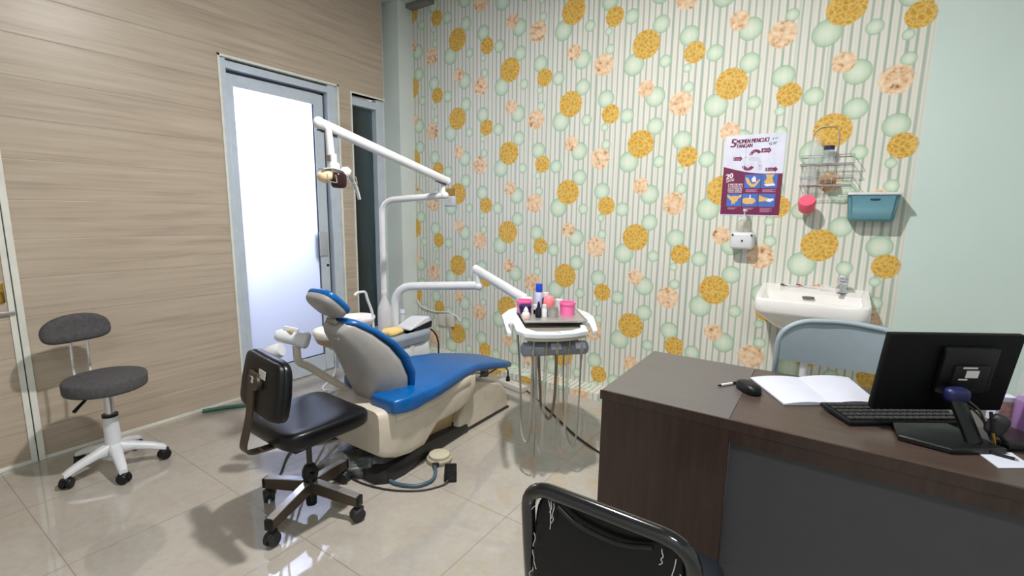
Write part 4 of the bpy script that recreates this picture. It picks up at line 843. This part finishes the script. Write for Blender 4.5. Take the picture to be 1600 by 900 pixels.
# wire caddy with bottles
cd = thing('wire_caddy', 'two-tier chrome wire caddy hanging on the wallpaper right of the poster', 'rack', (-.06, D, 1.5))
w = MB(); y1 = D-.004; y0 = D-.105
w.tube(fillet([(-.145, y1, 1.50), (-.145, y1, 1.82), (-.12, y1, 1.855), (-.04, y1, 1.855), (-.02, y1, 1.82), (-.02, y1, 1.50)], .03), .0024, 8); w.build('hanger_wire', CHROME, cd)
for z_, xa, xb in ((1.645, -.19, .06), (1.53, -.185, .065)):
    w = MB()
    for zz in (z_, z_+.045): w.tube(fillet([(xa, y1, zz), (xa, y0, zz), (xb, y0, zz), (xb, y1, zz), (xa, y1, zz)], .012), .0019, 6)
    for k in range(9):
        x_ = xa+(xb-xa)*(k+.5)/9; w.tube([(x_, y1, z_), (x_, y0, z_), (x_, y0-.001, z_+.045)], .001, 5)
    for k in range(4): w.tube([(xa, y1-(y1-y0)*(k+.5)/4, z_), (xb, y1-(y1-y0)*(k+.5)/4, z_)], .001, 5)
    w.build('wire_shelf', CHROME, cd)
for nm, lb, x_, z_, h in (('clear_bottle', 'clear plastic bottle standing on the upper shelf of the wire caddy', -.125, 1.649, .15), ('clear_bottle', 'clear plastic bottle standing on the lower shelf of the wire caddy', -.135, 1.534, .105)):
    o = thing(nm, lb, 'bottle', (x_, D-.055, z_), 0, 'clear bottles in the wire caddy'); w = MB(); w.lathe([(0, 0), (.028, 0), (.03, .004), (.03, h*.75), (.022, h*.9), (.02, h), (0, h)], (x_, D-.055, z_), 20); w.build('bottle_body', CLEARB, o, 50)
o = thing('dark_lid_jar', 'small clear jar with a navy lid on the upper caddy shelf', 'jar', (-.06, D-.055, 1.649)); w = MB(); w.lathe([(0, 0), (.024, 0), (.024, .075), (0, .075)], (-.06, D-.055, 1.649), 18); w.build('body', CLEARB, o); w = MB(); w.lathe([(0, .075), (.026, .075), (.026, .095), (0, .095)], (-.06, D-.055, 1.649), 18); w.build('lid', NAVY, o)
o = thing('sponge', 'brown sponge on the lower caddy shelf beside the clear bottle', 'sponge', (-.05, D-.055, 1.534)); w = MB(); w.sell((-.05, D-.055, 1.558), (.04, .026, .022), .6, .6, None, 24, 12, lambda p: p+p.normalized()*noise.noise(p*60)*.004); w.build('body', mat('sponge_brown', (176, 142, 108), .9, var=.2, nscale=60), o)
o = thing('pink_cup', 'bright pink round cup hanging below the wire caddy', 'cup', (-.135, D-.075, 1.39)); RX = Matrix.Rotation(rad(50), 4, 'X') @ Matrix.Scale(1.15, 4)
w = MB(); w.lathe([(0, -.036), (.03, -.036), (.036, -.028), (.037, .02), (.034, .03), (0, .03)], (-.135, D-.085, 1.425), 26, RX); w.build('body', mat('coral_pink', (248, 92, 122), .45), o, 45); w = MB(); w.tube([(-.15, D-.07, 1.45), (-.15, D-.085, 1.532)], .0025, 6); w.build('hook', CHROME, o)
# teal bin on the wall
tb = thing('wall_bin', 'teal plastic wall bin with a white rim at the end of the wallpaper', 'wall bin', (.16, 3.21, 1.33))
w = MB(); rings = []
for z_, hx, y0_ in ((1.335, .09, 3.195), (1.345, .1, 3.18), (1.47, .112, 3.158), (1.475, .112, 3.158)):
    rings.append([V(.163-hx, D-.002, z_), V(.163-hx, y0_+.02, z_), V(.163-hx+.015, y0_, z_), V(.163+hx-.015, y0_, z_), V(.163+hx, y0_+.02, z_), V(.163+hx, D-.002, z_)])
w.loft(rings); w.build('bin_body', TEAL, tb, 30, bev=.006)
w = MB(); w.span((.048, 3.152, 1.474), (.279, D-.002, 1.488), .004); w.build('rim', WHITE_P, tb)
w = MB(); w.sell((.17, 3.16, 1.452), (.022, .003, .004), .6, .6); w.build('slot', mat('teal_dark', (34, 70, 84), .5), tb)
# wall switch, outlet and leads near the corner
sw = thing('wall_switch', 'square white light switch with a yellowed plate above it on the wallpaper', 'switch', (-2.88, D, 1.45))
w = MB(); w.box((-2.87, D-.008, 1.452), (.125, .016, .085), bev=.004); w.build('switch_plate', WHITE_P, sw); w = MB(); w.box((-2.87, D-.017, 1.46), (.05, .004, .04), bev=.001); w.build('rocker', SOCKET, sw); w = MB(); w.box((-2.885, D-.004, 1.53), (.12, .008, .06)); w.build('yellowed_plate', mat('yellowed_plate', (170, 138, 60), .5), sw)
ot = thing('wall_outlet', 'pale double wall outlet low on the wallpaper beside the dental unit', 'outlet', (-2.93, D, .35))
w = MB(); w.box((-2.97, D-.012, .345), (.085, .024, .11), bev=.005); w.box((-2.87, D-.012, .355), (.085, .024, .12), bev=.005); w.build('plates', SOCKET, ot); w = MB(); w.tube(spline([(-2.94, D-.026, .4), (-2.9, D-.04, .36), (-2.86, D-.03, .28), (-2.84, D-.03, .2)]), .004, 6); w.build('lead', mat('pale_lead', (196, 180, 140), .5), ot)
w = MB(); w.tube(spline([(-3.31, D-.012, .50), (-3.25, D-.012, .44), (-3.08, D-.012, .41), (-2.9, D-.012, .425), (-2.8, D-.012, .40), (-2.76, D-.012, .36)]), .006, 8); tag(w.build('wall_cable', HOSE_W), 'white cable sagging along the wallpaper by the pillar', 'cable')
# power strip on the floor and its cord
ps = thing('power_strip', 'cream power strip with a black plug on the floor by the wallpapered ledge', 'power strip', (-1.95, 2.93, 0), rad(-12))
w = MB(); w.box((0, 0, .024), (.26, .075, .044), bev=.006); w.build('strip_body', SOCKET, ps, local=True)
w = MB()
for x_ in (-.08, 0, .08):
    for s_ in (-.01, .01): w.lathe([(0, 0), (.004, 0), (.004, .001), (0, .001)], (x_+s_, 0, .0462), 8)
w.build('socket_holes', BLACKP, ps, local=True)
w = MB(); w.lathe([(0, 0), (.017, 0), (.014, .03), (.006, .045), (0, .045)], (-.05, 0, .046), 14); w.build('plug', BLACKP, ps, local=True)
w = MB(); w.tube(spline([(-2.0, 2.94, .09), (-2.02, 2.96, .13), (-2.1, 2.98, .13), (-2.2, 2.9, .06), (-2.32, 2.8, .02), (-2.38, 2.72, .02), (-2.05, 2.62, .02)]), .0065, 8); lab(w.build('cord', CABLE, ps), 'black cord with its plug')
w = MB(); w.tube(spline([(-1.80, 2.905, .02), (-1.7, 2.86, .006), (-1.5, 2.72, .006), (-1.2, 2.5, .006), (-.98, 2.38, .006), (-.7, 2.25, .006), (-.4, 2.15, .006)]), .006, 8); tag(w.build('extension_cord', CABLE), 'dark extension cord along the tiles from power strip to desk', 'cord')
w = MB(); w.tube([(-2.56, 2.98, .028), (-2.36, 3.06, .03)], .028, 14); o = tag(w.build('drain_pipe', WHITE_P), 'short white drain pipe on the floor behind the leg rest', 'pipe')
w = MB(); w.lathe([(0, 0), (.035, 0), (.035, .05), (0, .05)], (-2.30, 3.03, .001), 16); tag(w.build('pipe_cap', DGREY_B), 'dark round pipe cap at the end of the white drain pipe', 'pipe cap')
# foot controls
fp = thing('foot_control', 'round beige foot pedal on the floor beside the dental chair base', 'pedal', (-1.665, 1.79, 0))
w = MB(); w.lathe([(0, .001), (.066, .001), (.07, .006), (.07, .022), (.064, .028), (0, .028)], (-1.665, 1.79, 0), 36); w.build('pedal_base', BEIGE, fp, 40); w = MB(); w.lathe([(0, .028), (.056, .028), (.058, .032), (.056, .042), (.045, .046), (0, .047)], (-1.665, 1.79, 0), 36); w.build('pedal_top', mat('beige_top', (196, 188, 166), .5), fp, 40)
w = MB(); w.box((-1.632, 1.725, .016), (.022, .035, .022), rz=rad(-25), bev=.004); w.build('hose_fitting', DGREY_B, fp)
w = MB(); w.tube(spline([(-1.628, 1.712, .014), (-1.59, 1.68, .012), (-1.551, 1.612, .012), (-1.57, 1.54, .012), (-1.63, 1.5, .012), (-1.699, 1.485, .012), (-1.79, 1.5, .014), (-1.86, 1.54, .05), (-1.93, 1.575, .1), (-1.97, 1.56, .115)]), .009, 10); w.build('air_hose', HOSE_T, fp, 60)
fs = thing('foot_switch', 'small black box foot switch on the floor right of the beige pedal', 'foot switch', (-1.495, 1.69, 0), rad(40))
w = MB(); w.box((0, 0, .034), (.062, .075, .064), bev=.005); w.build('switch_box', BLACKP, fs, local=True); w = MB(); w.box((0, -.0385, .038), (.048, .003, .036), bev=.001); w.build('front_plate', BLACKG, fs, local=True); 
w = MB(); w.tube(spline([(-1.475, 1.65, .02), (-1.485, 1.61, .006), (-1.54, 1.52, .006), (-1.66, 1.44, .006), (-1.8, 1.4, .006), (-1.93, 1.4, .006), (-2.04, 1.45, .006), (-2.1, 1.53, .03)]), .0045, 8); w.build('switch_cord', CABLE, fs)
# cords and hoses on the floor by the door
w = MB(); w.tube(spline([(-2.1, 1.1, .008), (-2.253, 1.23, .008), (-2.40, 1.371, .008), (-2.4, 1.511, .008), (-2.406, 1.69, .008), (-2.519, 1.86, .008), (-2.64, 1.89, .01), (-2.56, 1.775, .014), (-2.36, 1.724, .012), (-2.25, 1.74, .03)]), .005, 8); tag(w.build('floor_cord', CABLE), 'dark cord looping over the tiles under the office chair', 'cord')
w = MB(); w.tube(spline([(-2.70, 1.38, .008), (-2.55, 1.422, .008), (-2.416, 1.48, .008), (-2.337, 1.595, .008), (-2.311, 1.759, .01), (-2.32, 1.93, .02)]), .006, 8); tag(w.build('thin_hose', HOSE_B), 'thin brown hose curving over the tiles left of the office chair', 'hose')
w = MB(); w.tube(spline([(-3.37, 1.33, .012), (-3.3, 1.46, .012), (-3.18, 1.6, .012), (-3.05, 1.66, .012), (-2.9, 1.7, .012)]), .012, 8); tag(w.build('garden_hose', GREENH), 'green hose lying on the tiles along the wooden wall', 'hose')
w = MB(); w.tube(spline([(-2.64, 1.90, .018), (-2.72, 1.99, .018), (-2.80, 2.11, .018), (-2.9, 2.14, .018), (-2.96, 2.04, .02), (-2.9, 1.92, .03), (-2.78, 1.86, .035), (-2.66, 1.88, .035), (-2.69, 1.95, .035), (-2.75, 2.05, .04)]), .016, 10); tag(w.build('drain_hose', HOSE_W), 'coiled white drain hose on the floor behind the assistant arm', 'hose')
w = MB(); w.tube(spline([(-2.98, 2.12, .006), (-3.1, 2.05, .008), (-3.1, 2.16, .1), (-3.14, 2.2, .28)]), .006, 8); tag(w.build('thin_tube', HOSE_W), 'thin white tube rising from the floor in front of the door', 'tube')

# ------------------------------------------------------------------ light
def area(name, loc, target, size, power, col, shape='DISK', size_y=None):
    l = bpy.data.lights.new(name, 'AREA'); l.shape = shape; l.size = size; l.energy = power; l.color = col
    if size_y: l.size_y = size_y
    o = bpy.data.objects.new(name, l); C.objects.link(o); o.location = loc
    o.rotation_euler = (Vector(target)-Vector(loc)).to_track_quat('-Z', 'Y').to_euler(); return o
area('ceiling_lamp', (-.93, 1.4, 3.12), (-.93, 1.4, 0), .13, 92, (1, .975, .945))
area('rear_fill', (.6, -.7, 3.12), (.6, -.7, 0), .5, 37, (.94, .98, 1))  # added fill light behind the camera, lifts the right side; no real fixture
# daylight outside the door
area('daylight', (L-.5, 1.55, 2.05), (L, 1.85, 1.5), .7, 140, (.84, .89, 1), 'RECTANGLE', .9)
W_ = bpy.data.worlds.new('world'); bpy.context.scene.world = W_; W_.use_nodes = True
W_.node_tree.nodes['Background'].inputs[0].default_value = (.6, .68, .8, 1); W_.node_tree.nodes['Background'].inputs[1].default_value = .3

# ------------------------------------------------------------------ camera
cam = bpy.data.cameras.new('camera'); cam.sensor_width = 36; cam.lens = 737.42/1600*36; cam.clip_start = .02
co = bpy.data.objects.new('camera', cam); C.objects.link(co)
right = V(.8287912, .55934848, .01531105); down = V(.10015259, -.1213649, -.98754241); fwd = V(-.55052212, .81999991, -.15660636)
M = Matrix.Identity(4)
for i in range(3): M[i][0] = right[i]; M[i][1] = -down[i]; M[i][2] = -fwd[i]
M[2][3] = 1.35; co.matrix_world = M
sc_ = bpy.context.scene; sc_.camera = co
sc_.view_settings.view_transform = 'Standard'; sc_.view_settings.look = 'None'; sc_.view_settings.exposure = 0; sc_.view_settings.gamma = 1; sc_.view_settings.use_curve_mapping = False
